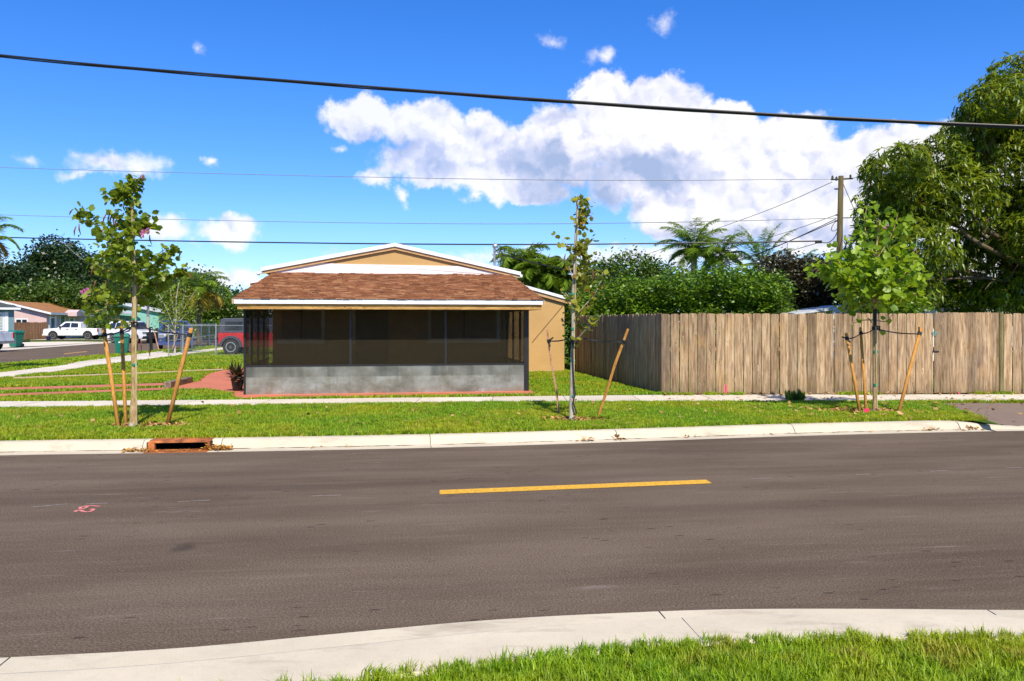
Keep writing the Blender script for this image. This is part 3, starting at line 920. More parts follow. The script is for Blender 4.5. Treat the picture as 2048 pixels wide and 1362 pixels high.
# front wall, in three bands of its own colour
DIM = m_stucco('porch_wall_stucco', (.58, .36, .15))
def wallbox(name, poly, mat, y0=PD, y1=PD + .2):
    return MB().prism(poly, y0, y1, 'y').build(name, mat, house)
wallbox('wall', [(WX0, 0), (WX1, 0), (WX1, 2.86), (WX0, 2.86)], DIM)
wallbox('white_band', [(WX0, 2.863), (WX1, 2.863), (WX1, rake_z(WX1, -.17)), (5.9, rake_z(5.9, -.17) if rake_z(5.9, -.17) < 3.11 else 3.11), (5.0, 3.10), (3.2, 3.115), (1.9, 3.125), (1.25, 3.15), (.7, rake_z(.7, -.14)), (WX0, rake_z(WX0, -.17))], WHITEPATCH, PD - .02, PD + .17)
wallbox('gable_wall', [(.5, 2.87), (6.1, 2.87), (6.1, rake_z(6.1, -.12)), (PXK, PZ - .12), (.5, rake_z(.5, -.12))], STUCCO, PD + .003, PD + .2)
for x in (WX0, WX1 - .2):
    MB().box(x, x + .2, PD + .203, 7.6, 0, 2.9).build('wall', STUCCO, house)
ROOFTOP = simple('grey_brown_roofing', (.26, .22, .19), .9, var=.2, scale=3, bmp=.3)
RF = PD - .10
for (xa, xb) in ((EX0, PXK), (PXK, EX1)):
    za, zb = rake_z(xa + (.0001 if xa == PXK else 0)) if xa != PXK else PZ, (PZ if xb == PXK else rake_z(xb))
    def slab(y0, y1, t0, t1, nm, mt):
        MB().add([(xa, y0, za - t0), (xb, y0, zb - t0), (xb, y1, zb - t0), (xa, y1, za - t0), (xa, y0, za - t1), (xb, y0, zb - t1), (xb, y1, zb - t1), (xa, y1, za - t1)],
                 [(0, 1, 2, 3), (7, 6, 5, 4), (0, 4, 5, 1), (1, 5, 6, 2), (2, 6, 7, 3), (3, 7, 4, 0)]).build(nm, mt, house)
    slab(RF + .03, 8.6, 0, .05, 'roof', ROOFTOP)
    slab(RF - .004, RF + .027, -.012, .085, 'rake_board', WHITE)
    slab(RF + .035, RF + .075, .052, .165, 'rake_trim', TAN)
for xe, s in ((EX0, -1), (EX1, 1)):
    z = rake_z(xe)
    MB().box(min(xe, xe + s * .03), max(xe, xe + s * .03), RF, 8.6, z - .10, z + .008).build('fascia_board', WHITE, house)
# wider rear wing
WP = [(-.94, 2.82), (3.2, 3.50), (6.95, 2.86), (8.95, 2.33)]
WPB = [(x, z - .05) for x, z in WP]
def wz(x): return np.interp(x, [p[0] for p in WP], [p[1] for p in WP])
for (xa, za), (xb, zb) in zip(WP[:-1], WP[1:]):
    for y0, y1, t0, t1, nm, mt in ((7.35, 15, 0, .05, 'roof', ROOFTOP), (7.31, 7.347, -.012, .08, 'rake_board', WHITE), (7.355, 7.40, .052, .20, 'rake_trim', TAN)):
        if nm == 'roof' and xa < 6.7 and False: continue
        MB().add([(xa, y0, za - t0), (xb, y0, zb - t0), (xb, y1, zb - t0), (xa, y1, za - t0), (xa, y0, za - t1), (xb, y0, zb - t1), (xb, y1, zb - t1), (xa, y1, za - t1)],
                 [(0, 1, 2, 3), (7, 6, 5, 4), (0, 4, 5, 1), (1, 5, 6, 2), (2, 6, 7, 3), (3, 7, 4, 0)]).build(nm, mt, house)
MB().prism([(6.1, -.2), (8.72, -.2), (8.72, wz(8.72) - .06), (6.95, wz(6.95) - .06), (6.1, wz(6.1) - .06)], 7.45, 7.65, 'y').build('wall', STUCCO, house)
MB().box(WX0, WX0 + .2, 7.61, 15, -.2, 2.75).build('wall', STUCCO, house)
MB().box(8.52, 8.72, 7.66, 15, -.2, 2.3).build('wall', STUCCO, house)
MB().add([(6.42, 7.02, .0), (7.5, 7.1, .0), (7.5, 7.44, .0), (6.42, 7.44, .0), (6.42, 7.02, .16), (7.35, 7.1, .13), (7.3, 7.44, .13), (6.42, 7.44, .16)],
         [(0, 1, 2, 3), (7, 6, 5, 4), (0, 4, 5, 1), (1, 5, 6, 2), (2, 6, 7, 3), (3, 7, 4, 0)]).build('step', REDCONC, house)
# windows and trims on the wall inside the porch
TRIM = simple('pale_window_trim', (.86, .78, .60), .6, var=.06)
def win(x0, x1, z0, z1, sill=True, left=True, right=True):
    f = MB()
    if left: f.box(x0, x0 + .09, PD - .035, PD - .003, z0, z1)
    if right: f.box(x1 - .09, x1, PD - .035, PD - .003, z0, z1)
    f.box(x0 + .09, x1 - .09, PD - .035, PD - .003, z1 - .09, z1)
    w_ = f.build('window', TRIM, house)
    MB().box(x0, x1, PD - .06, PD - .004, z0 - .13, z0 - .002).build('sill', TRIM, w_)
    MB().box(x0 + .09, x1 - .09, PD - .02, PD - .012, z0, z1 - .09).build('pane', simple('dusty_blind_pane', (.34, .22, .11), .8, bmp=0), w_)
    MB().box((x0 + x1) / 2 - .02, (x0 + x1) / 2 + .02, PD - .03, PD - .021, z0, z1 - .09).build('mullion', FRAME, w_)
win(.25, 1.45, 1.15, 1.98, left=False)
win(4.16, 6.12, 1.15, 1.98)
MB().box(2.16, 2.25, PD - .035, PD - .003, 1.02, 1.98).build('door_trim', TRIM, house)
MB().box(2.25, 3.1, PD - .022, PD - .004, .04, 1.98).build('door', simple('dark_porch_door', (.22, .14, .07), .5), house)
# service mast on the roof with weather head
mx = HM.inverted() @ at(989, 560, 25.2)
mz = (at(989, 493, 25.2)).z
MB().tube([(mx.x, mx.y, 3.0), (mx.x, mx.y, mz)], .035, 8).build('service_mast', METAL, house)
MB().lathe([(.0, -.02), (.07, -.02), (.085, .03), (.07, .09), (.02, .13), (0, .13)], 10, Matrix.Translation((mx.x + .02, mx.y, mz - .02))).build('weather_head', METAL, house)
MB().tube([(mx.x - .07, mx.y, mz - .25), (mx.x + .09, mx.y, mz - .25)], .02, 6).build('mast_bracket', METAL, house)
for q in ([(988, 498), (1002, 503), (1005, 512), (1000, 530)], [(996, 497), (1006, 505), (1003, 520), (996, 527)], [(992, 499), (999, 509), (994, 520)]):
    P = [HM.inverted() @ at(x_, y_, 25.1) for x_, y_ in q]
    MB().tube(smooth_path(P, 2), .012, 5).build('mast_wire', BLACKP, house)
# flood lamps under the eaves
for (px_, py_, d_) in ((517, 547, 21.6), (1042, 553, 22.8)):
    p = HM.inverted() @ at(px_, py_, d_)
    MB().lathe([(0, -.05), (.035, -.045), (.05, 0), (.04, .05), (0, .06)], 10, Matrix.Translation(p)).build('flood_lamp', WHITE, house, smooth=True)
    q = (WX0 - .02 if px_ < 600 else WX1 + .02)
    MB().tube([p, (q if abs(p.x - q) < .9 else p.x + .2, PD + .1, p.z + .05)], .012, 5).build('lamp_arm', METAL, house)
# conduit wire crossing the side wall
a_ = HM.inverted() @ at(1064, 684, 26.2); b_ = HM.inverted() @ at(1131, 607, 26.2)
a_.y = b_.y = 7.43
MB().tube([a_, b_], .010, 5).build('loose_cable', simple('tan_cable', (.30, .19, .08)), house)

# ================================================================== WOODEN FENCE
FC = pt(1323, 789.5); FE = pt(2048, 788); FD = Vector((2.02, 26.1, 0.0))
def picket_mesh(w_, h_, v):
    t = .019; e = .022
    top = h_ + v
    poly = [(0, 0), (w_, 0), (w_, top - e * 1.2), (w_ - e, top), (e, top), (0, top - e * 1.2)]
    return MB().prism(poly, 0, t, 'y').mesh('picket', PICKET, bevel=.0015)
VAR = [picket_mesh(w_, 1.765, v) for w_, v in ((.188, 0), (.192, .008), (.183, -.006), (.190, .003), (.187, -.003))]
def fence_run(root, a, b, name, rail_side=1, rise=0.0, flip=False, n=None, skip=None):
    L = (b - a).length
    n = n or int(L / .2)
    ang_ = math.atan2(b.y - a.y, b.x - a.x)
    for i in range(n):
        x = i * L / n
        me = random.choice(VAR)
        o = link(name, me, root, (x + random.uniform(-.003, .003), random.uniform(-.004, .004), .012 + rise * x / L + random.uniform(-.006, .006)),
                 (random.uniform(-.006, .006), random.uniform(-.004, .004), 0))
    for z in (.35, .95, 1.5):
        MB().box(0, L, .024, .062, z, z + .088).build('rail', PICKET, root)
    x = 0.0
    while x < L:
        MB().box(x, x + .09, .064, .154, -.1, 1.72).build('post', GREENPOST, root)
        x += 2.4
a1 = math.atan2(FC.y - FD.y, FC.x - FD.x)
# side run is seen from its left face: local x runs from the far end to the corner, faces -y local
side = empty('wooden_fence', FD, a1, 'weathered board fence running back from the sidewalk to the house, in shade', 'fence', 'board fences round the yard')
fence_run(side, FD, FC - (FC - FD).normalized() * .02, 'picket', rise=0)
for c in side.children:
    if c.name.startswith(('picket', 'rail', 'post')) and False: pass
GA = pt(1868, 788.3); GB = pt(2000, 788.2)
a2 = math.atan2(FE.y - FC.y, FE.x - FC.x)
front = empty('wooden_fence', FC, a2, 'weathered board fence along the sidewalk from the corner to the latched gate', 'fence', 'board fences round the yard')
FL = (GA - FC).length
fence_run(front, FC, FC + (GA - FC).normalized() * (FL - .01), 'picket')
GU = Vector((math.cos(a2), math.sin(a2), 0))
gate = empty('fence_gate', FC + GU * FL, a2, 'board gate in the wooden fence with green latch and black pull', 'gate')
GLN = (GB - GA).length
n = 8
for i in range(n):
    link('picket', random.choice(VAR), gate, (.004 + i * (GLN - .01) / n, random.uniform(-.003, .003), .03 + random.uniform(-.004, .004)))
for z in (.35, .95, 1.5): MB().box(0.01, GLN - .01, .024, .062, z, z + .088).build('rail', PICKET, gate)
GREENM = simple('green_latch_metal', (.20, .32, .26), .5, .5)
m = MB(); m.box(-.05, .07, -.012, -.003, 1.33, 1.37); m.box(-.03, .05, -.018, -.011, 1.29, 1.32); m.box(.0, .02, -.03, -.002, 1.28, 1.40)
m.build('latch', GREENM, gate)
m = MB(); m.box(-.03, .10, -.02, -.003, .93, .955); m.box(-.03, -.015, -.03, -.003, .915, .97); m.build('pull', BLACKP, gate)
MB().tube([(GLN + .03, .0, -.1), (GLN + .03, .0, 1.80)], .05, 8).build('gate_post', GREENPOST, gate)
end = empty('wooden_fence', FC + GU * (FL + GLN + .09), a2, 'weathered board fence at the right edge, past the greenish gate post', 'fence', 'board fences round the yard')
fence_run(end, Vector((0, 0, 0)), Vector((4.2, 0, 0)), 'picket')

# ================================================================== VEGETATION HELPERS
def rand_rot(n, up_bias=0.0, droop=None):
    """random orthonormal frames (n,3,3); columns: leaf length, leaf width, leaf normal"""
    nrm = rng.normal(size=(n, 3)); nrm[:, 2] = np.abs(nrm[:, 2]) + up_bias
    nrm /= np.linalg.norm(nrm, axis=1)[:, None]
    ln = rng.normal(size=(n, 3))
    if droop is not None: ln[:, 2] -= droop
    ln -= (ln * nrm).sum(1)[:, None] * nrm
    ln /= np.linalg.norm(ln, axis=1)[:, None]
    wd = np.cross(nrm, ln)
    return np.stack([ln, wd, nrm], axis=2)

LEAF = {
    'quad': (np.array([[0, 0, 0], [.5, .32, .06], [1, 0, 0], [.5, -.32, .06]]), [np.array([[0, 1, 2, 3]])]),
    'round': (np.array([[0, 0, 0], [.12, .38, .07], [.55, .56, .14], [.98, .36, .10], [.84, 0, 0], [.98, -.36, .10], [.55, -.56, .14], [.12, -.38, .07]]) * [1, .95, 1],
              [np.array([[0, 4, 3, 1], [0, 7, 5, 4]]), np.array([[1, 3, 2], [7, 6, 5]])]),
    'oval': (np.array([[0, 0, 0], [.3, .26, .05], [.75, .30, .05], [1, 0, -.02], [.75, -.30, .05], [.3, -.26, .05]]), [np.array([[0, 3, 2, 1], [0, 5, 4, 3]])]),
    'strap': (np.array([[0, .03, 0], [0, -.03, 0], [.5, .045, .02], [.5, -.045, .02], [1.05, 0, -.16]]), [np.array([[0, 1, 3, 2]]), np.array([[2, 3, 4]])]),
    'lance': (np.array([[0, 0, 0], [.35, .12, .03], [.35, -.12, .03], [.75, .09, -.08], [.75, -.09, -.08], [1.05, 0, -.22], [.35, 0, 0], [.75, 0, -.11]]),
              [np.array([[0, 6, 1, 1], [0, 2, 6, 6], [6, 7, 3, 1], [2, 4, 7, 6]])[2:], np.array([[0, 6, 1], [0, 2, 6], [7, 5, 3], [4, 5, 7]])]),
}
def leaf_mesh(name, P, Fr, size, shape, mat, tint):
    T, FS = LEAF[shape]
    n = len(P); k = len(T)
    S = (T[None] * np.asarray(size)[:, None, None])
    V = np.einsum('nij,nkj->nki', Fr, S) + P[:, None]
    base = (np.arange(n) * k)[:, None, None]
    faces = [(f[None] + base).reshape(-1, f.shape[1]) for f in FS]
    return npmesh(name, V.reshape(-1, 3), faces, mat, attrs={'tint': np.repeat(np.clip(tint, 0, 1), k)})

def ell(px, py, rx, ry, d, rd=None):
    c = at(px, py, d); s = d / F
    return (np.array(c), np.array([rx * s, (rd if rd is not None else rx * s), ry * s]))
def sample_blobs(bl, n, shell=.55, clump=0.0):
    """points in a union of ellipsoids, biased to the outside; returns points and outward directions"""
    vol = np.array([np.prod(r) ** (2 / 3) for c, r in bl]); idx = rng.choice(len(bl), n, p=vol / vol.sum())
    u = rng.normal(size=(n, 3)); u /= np.linalg.norm(u, axis=1)[:, None]
    rad = shell + (1 - shell) * rng.random(n) ** .7
    rad += rng.normal(size=n) * .05
    C = np.array([b[0] for b in bl])[idx]; Rr = np.array([b[1] for b in bl])[idx]
    return C + u * Rr * rad[:, None], u
def foliage(name, bl, n, size, shape, mat, parent, shell=.5, up=.5, droop=None, clump=12, spread=.35, tintbias=0., zmin=None, kind='stuff'):
    """leaf clumps: n leaves gathered in n/clump tufts"""
    nc = max(1, n // clump)
    Pc, U = sample_blobs(bl, nc, shell)
    tc_ = rng.normal(.45 + tintbias, .18, nc)
    P = np.repeat(Pc, clump, 0) + rng.normal(size=(nc * clump, 3)) * spread
    t = np.repeat(tc_, clump) + rng.normal(0, .16, nc * clump)
    if zmin is not None:
        k = P[:, 2] > zmin; P = P[k]; t = t[k]
    Fr = rand_rot(len(P), up, droop)
    sz = size * rng.uniform(.7, 1.25, len(P))
    o = link(name, leaf_mesh(name, P, Fr, sz, shape, mat, t), parent)
    if kind: o['kind'] = kind
    return o
def whorls(name, Pc, U, per, length, mat, parent, droop=.5):
    """rosettes of long leaves at twig ends"""
    n = len(Pc)
    ax = U + rng.normal(size=(n, 3)) * .35; ax[:, 2] += .35
    ax /= np.linalg.norm(ax, axis=1)[:, None]
    P = np.repeat(Pc, per, 0); A = np.repeat(ax, per, 0)
    q = rng.normal(size=(n * per, 3)); q -= (q * A).sum(1)[:, None] * A; q /= np.linalg.norm(q, axis=1)[:, None]
    ln = q + A * rng.uniform(-.1, .5, (n * per, 1)); ln[:, 2] -= droop * rng.uniform(.4, 1.3, n * per)
    ln /= np.linalg.norm(ln, axis=1)[:, None]
    side_ = np.cross(ln, np.array([0, 0, 1.0])) + rng.normal(size=(n * per, 3)) * .25
    side_ -= (side_ * ln).sum(1)[:, None] * ln
    side_ /= np.linalg.norm(side_, axis=1)[:, None]
    nn = np.cross(ln, side_)
    neg = nn[:, 2] < 0; nn[neg] *= -1; side_[neg] *= -1
    Fr = np.stack([ln, side_, nn], axis=2)
    t = np.repeat(rng.normal(.45, .2, n), per) + rng.normal(0, .15, n * per)
    o = link(name, leaf_mesh(name, P, Fr, length * rng.uniform(.7, 1.2, n * per), 'lance', mat, t), parent)
    o['kind'] = 'stuff'
    return o
def limbs(name, parent, root_pt, tips, r0, mat, wob=.12, n=6):
    """branches from one point to each tip, wavy and tapering, as parts"""
    for tp in tips:
        a = Vector(root_pt); b = Vector(tp); L = (b - a).length
        ps = []; k = max(4, int(L / .5))
        o1 = Vector(rng.normal(size=3)) * wob * L * .35
        for i in range(k + 1):
            t = i / k
            ps.append(a.lerp(b, t) + o1 * math.sin(math.pi * t) + Vector(rng.normal(size=3)) * wob * .12 * math.sin(math.pi * t) + Vector((0, 0, L * .12 * math.sin(math.pi * t))))
        MB().tube(ps, [r0 * (1 - .85 * i / k) for i in range(k + 1)], n).build(name, mat, parent, smooth=True)

G_TREE = m_leaf('tree_leaf', (.026, .062, .006), (.12, .20, .012), .25)
G_DARK = m_leaf('dark_tree_leaf', (.010, .028, .005), (.045, .090, .010), .2)
G_HEDGE = m_leaf('hedge_leaf', (.034, .090, .006), (.190, .320, .014), .28, .40, .5)
G_MANGO = m_leaf('mango_leaf', (.038, .082, .006), (.290, .370, .018), .34, .38, .5, ((.26, .10, .03), .012))
G_PURPLE = m_leaf('dark_purple_leaf', (.028, .026, .010), (.080, .068, .022), .15)
G_YOUNG = m_leaf('young_tree_leaf', (.055, .110, .008), (.30, .38, .022), .40, .45)
G_BRIGHT = m_leaf('bright_young_leaf', (.085, .180, .006), (.310, .440, .016), .42, .45)
G_SPARSE = m_leaf('yellowing_leaf', (.060, .100, .010), (.34, .34, .02), .40, .45, .5, ((.34, .17, .03), .12))
G_PALM = m_leaf('palm_leaf', (.060, .130, .010), (.24, .36, .025), .30, .4)
G_PALMY = m_leaf('yellow_palm_leaf', (.16, .14, .012), (.42, .30, .04), .35, .45)
G_AGAVE = m_leaf('dry_strap_leaf', (.03, .045, .015), (.30, .13, .07), .2, .5)

# ---------------------------------------------------------------- grass
gm, gt = newmat('grass_blade')
ga = gt.new('ShaderNodeAttribute'); ga.attribute_name = 'tint'
gp = gt.new('ShaderNodeNewGeometry').outputs['Position']
gn = gt.noise(gp, .55, 5, .62); gn2 = gt.noise(gp, 3.2, 4, .6)
goi = gt.new('ShaderNodeObjectInfo').outputs['Random']
gcol = gt.ramp(ga.outputs['Fac'], [(0, (.085, .190, .005)), (.42, (.195, .360, .008)), (.78, (.300, .450, .010)), (1, (.44, .42, .06))])
gcol = gt.mix(gt.maprange(gn, .38, .66, 0, .6, True), gcol, (.46, .43, .015))
gcol = gt.mix(gt.maprange(gn2, .56, .72, 0, .6), gcol, (.42, .27, .06))
gcol = gt.mix(1.0, gcol, gt.ramp(goi, [(0, .8), (1, 1.12)]), 'MULTIPLY')
gpr = principled(gt, gcol, .5, 0, .35)
gtr = gt.new('ShaderNodeBsdfTranslucent')
gh = gt.new('ShaderNodeHueSaturation'); gt.put(gh.inputs['Value'], 1.5); gt.put(gh.inputs['Color'], gcol); gt.l.new(gh.outputs[0], gtr.inputs[0])
gmx = gt.new('ShaderNodeMixShader'); gmx.inputs[0].default_value = .35
gt.l.new(gpr, gmx.inputs[1]); gt.l.new(gtr.outputs[0], gmx.inputs[2])
GRASS = finish(gm, gt, gmx.outputs[0])

def grass_clump(k, nb, rad, h, wd, seed):
    r_ = np.random.default_rng(seed)
    V = []; Fq = []; Ft = []; T = []
    for i in range(nb):
        a = r_.uniform(0, 2 * math.pi); r = rad * math.sqrt(r_.random())
        x, y = r * math.cos(a), r * math.sin(a)
        b = r_.uniform(0, 2 * math.pi); lean = r_.uniform(.1, .9); hh = h * r_.uniform(.55, 1.15)
        dx, dy = math.cos(b), math.sin(b); nx_, ny_ = -dy, dx
        n = len(V); w2 = wd / 2 * r_.uniform(.7, 1.2)
        for t, ww in ((0, w2), (.5, w2 * .9)):
            cx, cy = x + dx * lean * hh * t ** 2 , y + dy * lean * hh * t ** 2
            V += [(cx - nx_ * ww, cy - ny_ * ww, hh * t), (cx + nx_ * ww, cy + ny_ * ww, hh * t)]
        V.append((x + dx * lean * hh, y + dy * lean * hh, hh * (1 - .25 * lean)))
        Fq.append((n, n + 1, n + 3, n + 2)); Ft.append((n + 2, n + 3, n + 4))
        T += [r_.beta(2, 2.2)] * 5
    return npmesh('grass_clump', np.array(V), [np.array(Fq), np.array(Ft)], GRASS, attrs={'tint': T})

def scatter(name, pts, scale, clumps, parent=None, label=None, category=None):
    """instances clump meshes on points with geometry nodes"""
    col = bpy.data.collections.new(name + '_kinds')
    for me in clumps:
        o = bpy.data.objects.new('clump', me); col.objects.link(o)
    me = bpy.data.meshes.new(name)
    me.vertices.add(len(pts)); me.vertices.foreach_set('co', np.asarray(pts, np.float32).ravel())
    a = me.attributes.new('sc', 'FLOAT', 'POINT'); a.data.foreach_set('value', np.asarray(scale, np.float32))
    ob = link(name, me, parent); ob['kind'] = 'stuff'
    ng_ = bpy.data.node_groups.new(name + '_nodes', 'GeometryNodeTree')
    ng_.interface.new_socket('Geometry', in_out='INPUT', socket_type='NodeSocketGeometry')
    ng_.interface.new_socket('Geometry', in_out='OUTPUT', socket_type='NodeSocketGeometry')
    N = ng_.nodes; Lk = ng_.links
    gi = N.new('NodeGroupInput'); go = N.new('NodeGroupOutput')
    ci = N.new('GeometryNodeCollectionInfo'); ci.inputs['Collection'].default_value = col; ci.inputs['Separate Children'].default_value = True
    ip = N.new('GeometryNodeInstanceOnPoints'); ip.inputs['Pick Instance'].default_value = True
    rv = N.new('FunctionNodeRandomValue'); rv.data_type = 'FLOAT_VECTOR'
    rv.inputs[0].default_value = (-.12, -.12, 0); rv.inputs[1].default_value = (.12, .12, 6.283)
    na = N.new('GeometryNodeInputNamedAttribute'); na.data_type = 'FLOAT'; na.inputs[0].default_value = 'sc'
    Lk.new(gi.outputs[0], ip.inputs['Points']); Lk.new(ci.outputs[0], ip.inputs['Instance'])
    Lk.new(rv.outputs[0], ip.inputs['Rotation']); Lk.new(na.outputs[0], ip.inputs['Scale'])
    Lk.new(ip.outputs[0], go.inputs[0])
    md = ob.modifiers.new('scatter', 'NODES'); md.node_group = ng_
    if label: ob['label'] = label
    if category: ob['category'] = category
    return ob

def inpoly(x, y, poly):
    c = np.zeros(len(x), bool); n = len(poly); j = n - 1
    for i in range(n):
        xi, yi, xj, yj = poly[i][0], poly[i][1], poly[j][0], poly[j][1]
        c ^= ((yi > y) != (yj > y)) & (x < (xj - xi) * (y - yi) / (yj - yi + 1e-12) + xi)
        j = i
    return c
def XY(lst): return [(p[0], p[1]) for p in lst]
def spread_pts(poly, dens, excl=(), noise_h=None, bb=None):
    P = np.array(XY(poly)); lo, hi = P.min(0), P.max(0)
    if bb: lo = np.maximum(lo, bb[0]); hi = np.minimum(hi, bb[1])
    n = int(dens * np.prod(hi - lo))
    x = rng.uniform(lo[0], hi[0], n); y = rng.uniform(lo[1], hi[1], n)
    k = inpoly(x, y, P)
    for e in excl: k &= ~inpoly(x, y, e)
    return np.stack([x[k], y[k], np.full(k.sum(), -.008)], 1)
def wide(p, m=1.2):
    """keep what lies in or near view"""
    return p[(np.abs(p[:, 0]) < p[:, 1] * .66 * m + .6)]
def disc(c, rx, ry, n=18, seed=0):
    r_ = random.Random(seed)
    return [(c.x + rx * math.cos(2 * math.pi * i / n) * r_.uniform(.75, 1.1), c.y + ry * math.sin(2 * math.pi * i / n) * r_.uniform(.75, 1.1)) for i in range(n)]

T1, T2, T3 = pt(268, 855), pt(1143, 842), pt(1750, 825)
mul1 = disc(T1 + Vector((.15, .10, 0)), .72, .33, seed=1)
mul2 = disc(T2 + Vector((.05, .05, 0)), .62, .25, seed=2)
mul3 = disc(T3 + Vector((-.25, .22, 0)), .95, .42, seed=3)
FLAT = near_edge
c_near = [grass_clump(i, 34, .045, .062, .0055, 50 + i) for i in range(6)]
p = spread_pts(XY(near_edge) + [(40, -20), (-40, -20)], 620, bb=((-4, 2.2), (7, 5)))
p = wide(p, 1.3)
p = p[p[:, 1] > 3.0]
edge_pts = np.array([(q.x + random.uniform(-.05, .05), q.y + random.uniform(-.02, .035), .0) for q in resample(near_edge, .03) if 3 < q.y < 6 and -4 < q.x < 6 and random.random() < .55])
p = np.concatenate([p, edge_pts])
scatter('near_grass', p, np.where(rng.random(len(p)) < .05, rng.uniform(1.1, 1.4, len(p)), rng.uniform(.55, 1.05, len(p))), c_near)
c_mid = [grass_clump(i, 26, .07, .075, .011, 80 + i) for i in range(5)]
verge = [q for q in lawn_edge if q.y < 16 and q.x > -17]
verge_poly = XY([Vector((q.x, q.y + .02, 0)) for q in verge if q.x < 15]) + [(15, 16.5), (10.2, 16.43), (0, 16.23), (-12.97, 14.6), (-17, 14.1)]
drv = XY(wp([(1868, 805.5), (2400, 806)], 0)) + [(14, 13.0)] + XY(wp([(2052, 852), (2004, 849.5)], 0))
p = wide(spread_pts(verge_poly, 420, (drv,)), 1.15)
km = np.zeros(len(p), bool)
for mm in (mul1, mul2, mul3): km |= inpoly(p[:, 0], p[:, 1], mm)
p = p[~km | (rng.random(len(p)) < .12)]
scatter('verge_grass', p, rng.uniform(.6, 1.15, len(p)), c_mid)
patio_xy = XY(wp([(330, 776.5), (365, 768), (395, 763), (404, 753), (420, 746), (447, 740), (486, 736.5), (560, 736), (560, 797), (464, 796), (462, 787), (415, 780), (366, 779.5), (332, 779.5)], 0))
s1 = XY(wp([(-250, 782), (-250, 791), (334, 773.5), (334, 764.5)], 0)); s2 = XY(wp([(-250, 796), (-250, 805.5), (334, 782.5), (334, 774)], 0))
s3 = XY(wp([(20, 754), (20, 760), (250, 751), (454, 741.5), (454, 736.3), (250, 745.5)], 0))
apron = XY(wp([(66, 742), (150, 724), (330, 701), (338, 709), (215, 729), (100, 747)], 0))
swl = [(-15.2 - .07 * (yy - 24.4) + s * .78, yy) for s, yy in ((-1, 13), (1, 13), (1, 62), (-1, 62))]
hl = lambda x, y: (lambda v: (v.x, v.y))(HM @ Vector((x, y, 0)))
house_xy = [hl(-.20, -.60), hl(6.3, -.60), hl(6.4, 4), hl(6.45, 7.0), hl(8.8, 7.4), hl(8.8, 15), hl(-.6, 15), hl(-.6, 7.4), hl(.1, 7.4), hl(.1, 4)]
excl = (patio_xy, s1, s2, s3, apron, swl, house_xy)
yard = [(-12.9, 16.25), (-5.5, 16.88), (.36, 17.66), (3.27, 18.02), (3.3, 18.1), (2.0, 26.2), (1.7, 60), (-19.6, 60), (-19.2, 31), (-18.8, 15.6)]
pA = wide(spread_pts(yard, 260, excl, bb=((-20, 15), (5, 27))), 1.05)
pB = wide(spread_pts(yard, 75, excl, bb=((-21, 27), (2, 58))), 1.05)
c_far = [grass_clump(i, 20, .11, .075, .020, 120 + i) for i in range(4)]
c_far2 = [grass_clump(i, 20, .20, .09, .04, 140 + i) for i in range(4)]
scatter('yard_grass', pA, rng.uniform(.55, 1.1, len(pA)), c_far)
scatter('back_yard_grass', pB, rng.uniform(.6, 1.1, len(pB)), c_far2)

# mulch rings with chips
def chips(name, poly, n, lo, hi, mat, z=.012, lift=.02, parent=None, **tg):
    P = np.array(poly); a, b = P.min(0), P.max(0)
    x = rng.uniform(a[0], b[0], n * 2); y = rng.uniform(a[1], b[1], n * 2); k = inpoly(x, y, P)
    x, y = x[k][:n], y[k][:n]
    pts_ = np.stack([x, y, z + rng.random(len(x)) * lift], 1)
    Fr = rand_rot(len(x), 1.6)
    o = link(name, leaf_mesh(name, pts_, Fr, rng.uniform(lo, hi, len(x)), 'quad', mat, rng.random(len(x))), parent)
    o['kind'] = 'stuff'
    return tag(o, **tg)
CHIP = m_leaf('bark_chip', (.14, .055, .020), (.62, .34, .15), .0, .9, .1)
LITTER = m_leaf('dead_leaf', (.20, .08, .025), (.55, .36, .15), .1, .8, .2)
for mm, t_ in ((mul1, 1), (mul2, 2), (mul3, 3)):
    sheet('soil_patch', [(a[0], a[1], .002) for a in mm], SOIL, kind='structure')
    chips('mulch', mm, 420, .03, .09, CHIP)
chips('verge_litter', verge_poly, 170, .05, .11, LITTER, .05, .03)
rt = XY([Vector((5, 13.2, 0)), Vector((10, 14, 0)), Vector((10, 16, 0)), Vector((3, 16, 0))])
chips('verge_litter', rt, 110, .06, .13, LITTER, .05, .03)
chips('sidewalk_litter', [(2.5, 16.4), (12, 16.5), (12, 18), (3, 17.9)], 150, .04, .10, LITTER, .015, .01)
chips('fence_foot_litter', [(3.3, 17.85), (11.8, 17.95), (11.8, 18.25), (3.3, 18.1)], 320, .04, .10, LITTER, .02, .03)
def kerbquad(xa, xb, o0, o1):
    q = sub_path(farK, s_at_px(farK, xa), s_at_px(farK, xb)); L = []; Rr = []
    for i in range(len(q)):
        t = q[min(i + 1, len(q) - 1)] - q[max(i - 1, 0)]; t.z = 0; t.normalize(); nn = Vector((-t.y, t.x, 0))
        L.append(q[i] + nn * o1); Rr.append(q[i] + nn * o0)
    return XY(Rr + L[::-1])
DRAINL = m_leaf('orange_dead_leaf', (.22, .085, .015), (.62, .34, .06), .1, .8, .2)
chips('drain_litter', kerbquad(240, 296, .05, .20), 150, .02, .06, DRAINL, ZR + .010, .03)
chips('drain_litter', kerbquad(404, 458, .08, .24), 230, .02, .065, DRAINL, ZR + .012, .045)
chips('drain_litter', kerbquad(296, 404, .03, .16), 60, .02, .05, DRAINL, ZR + .016, .01)
for a_, b_, n_ in ((1165, 1190, 14), (1238, 1262, 14), (1380, 1400, 10), (1860, 1900, 22), (1930, 1975, 34), (600, 700, 6), (1500, 1860, 25)):
    chips('gutter_litter', kerbquad(a_, b_, .12, .25), n_, .03, .09, LITTER, ZR + .015, .02)

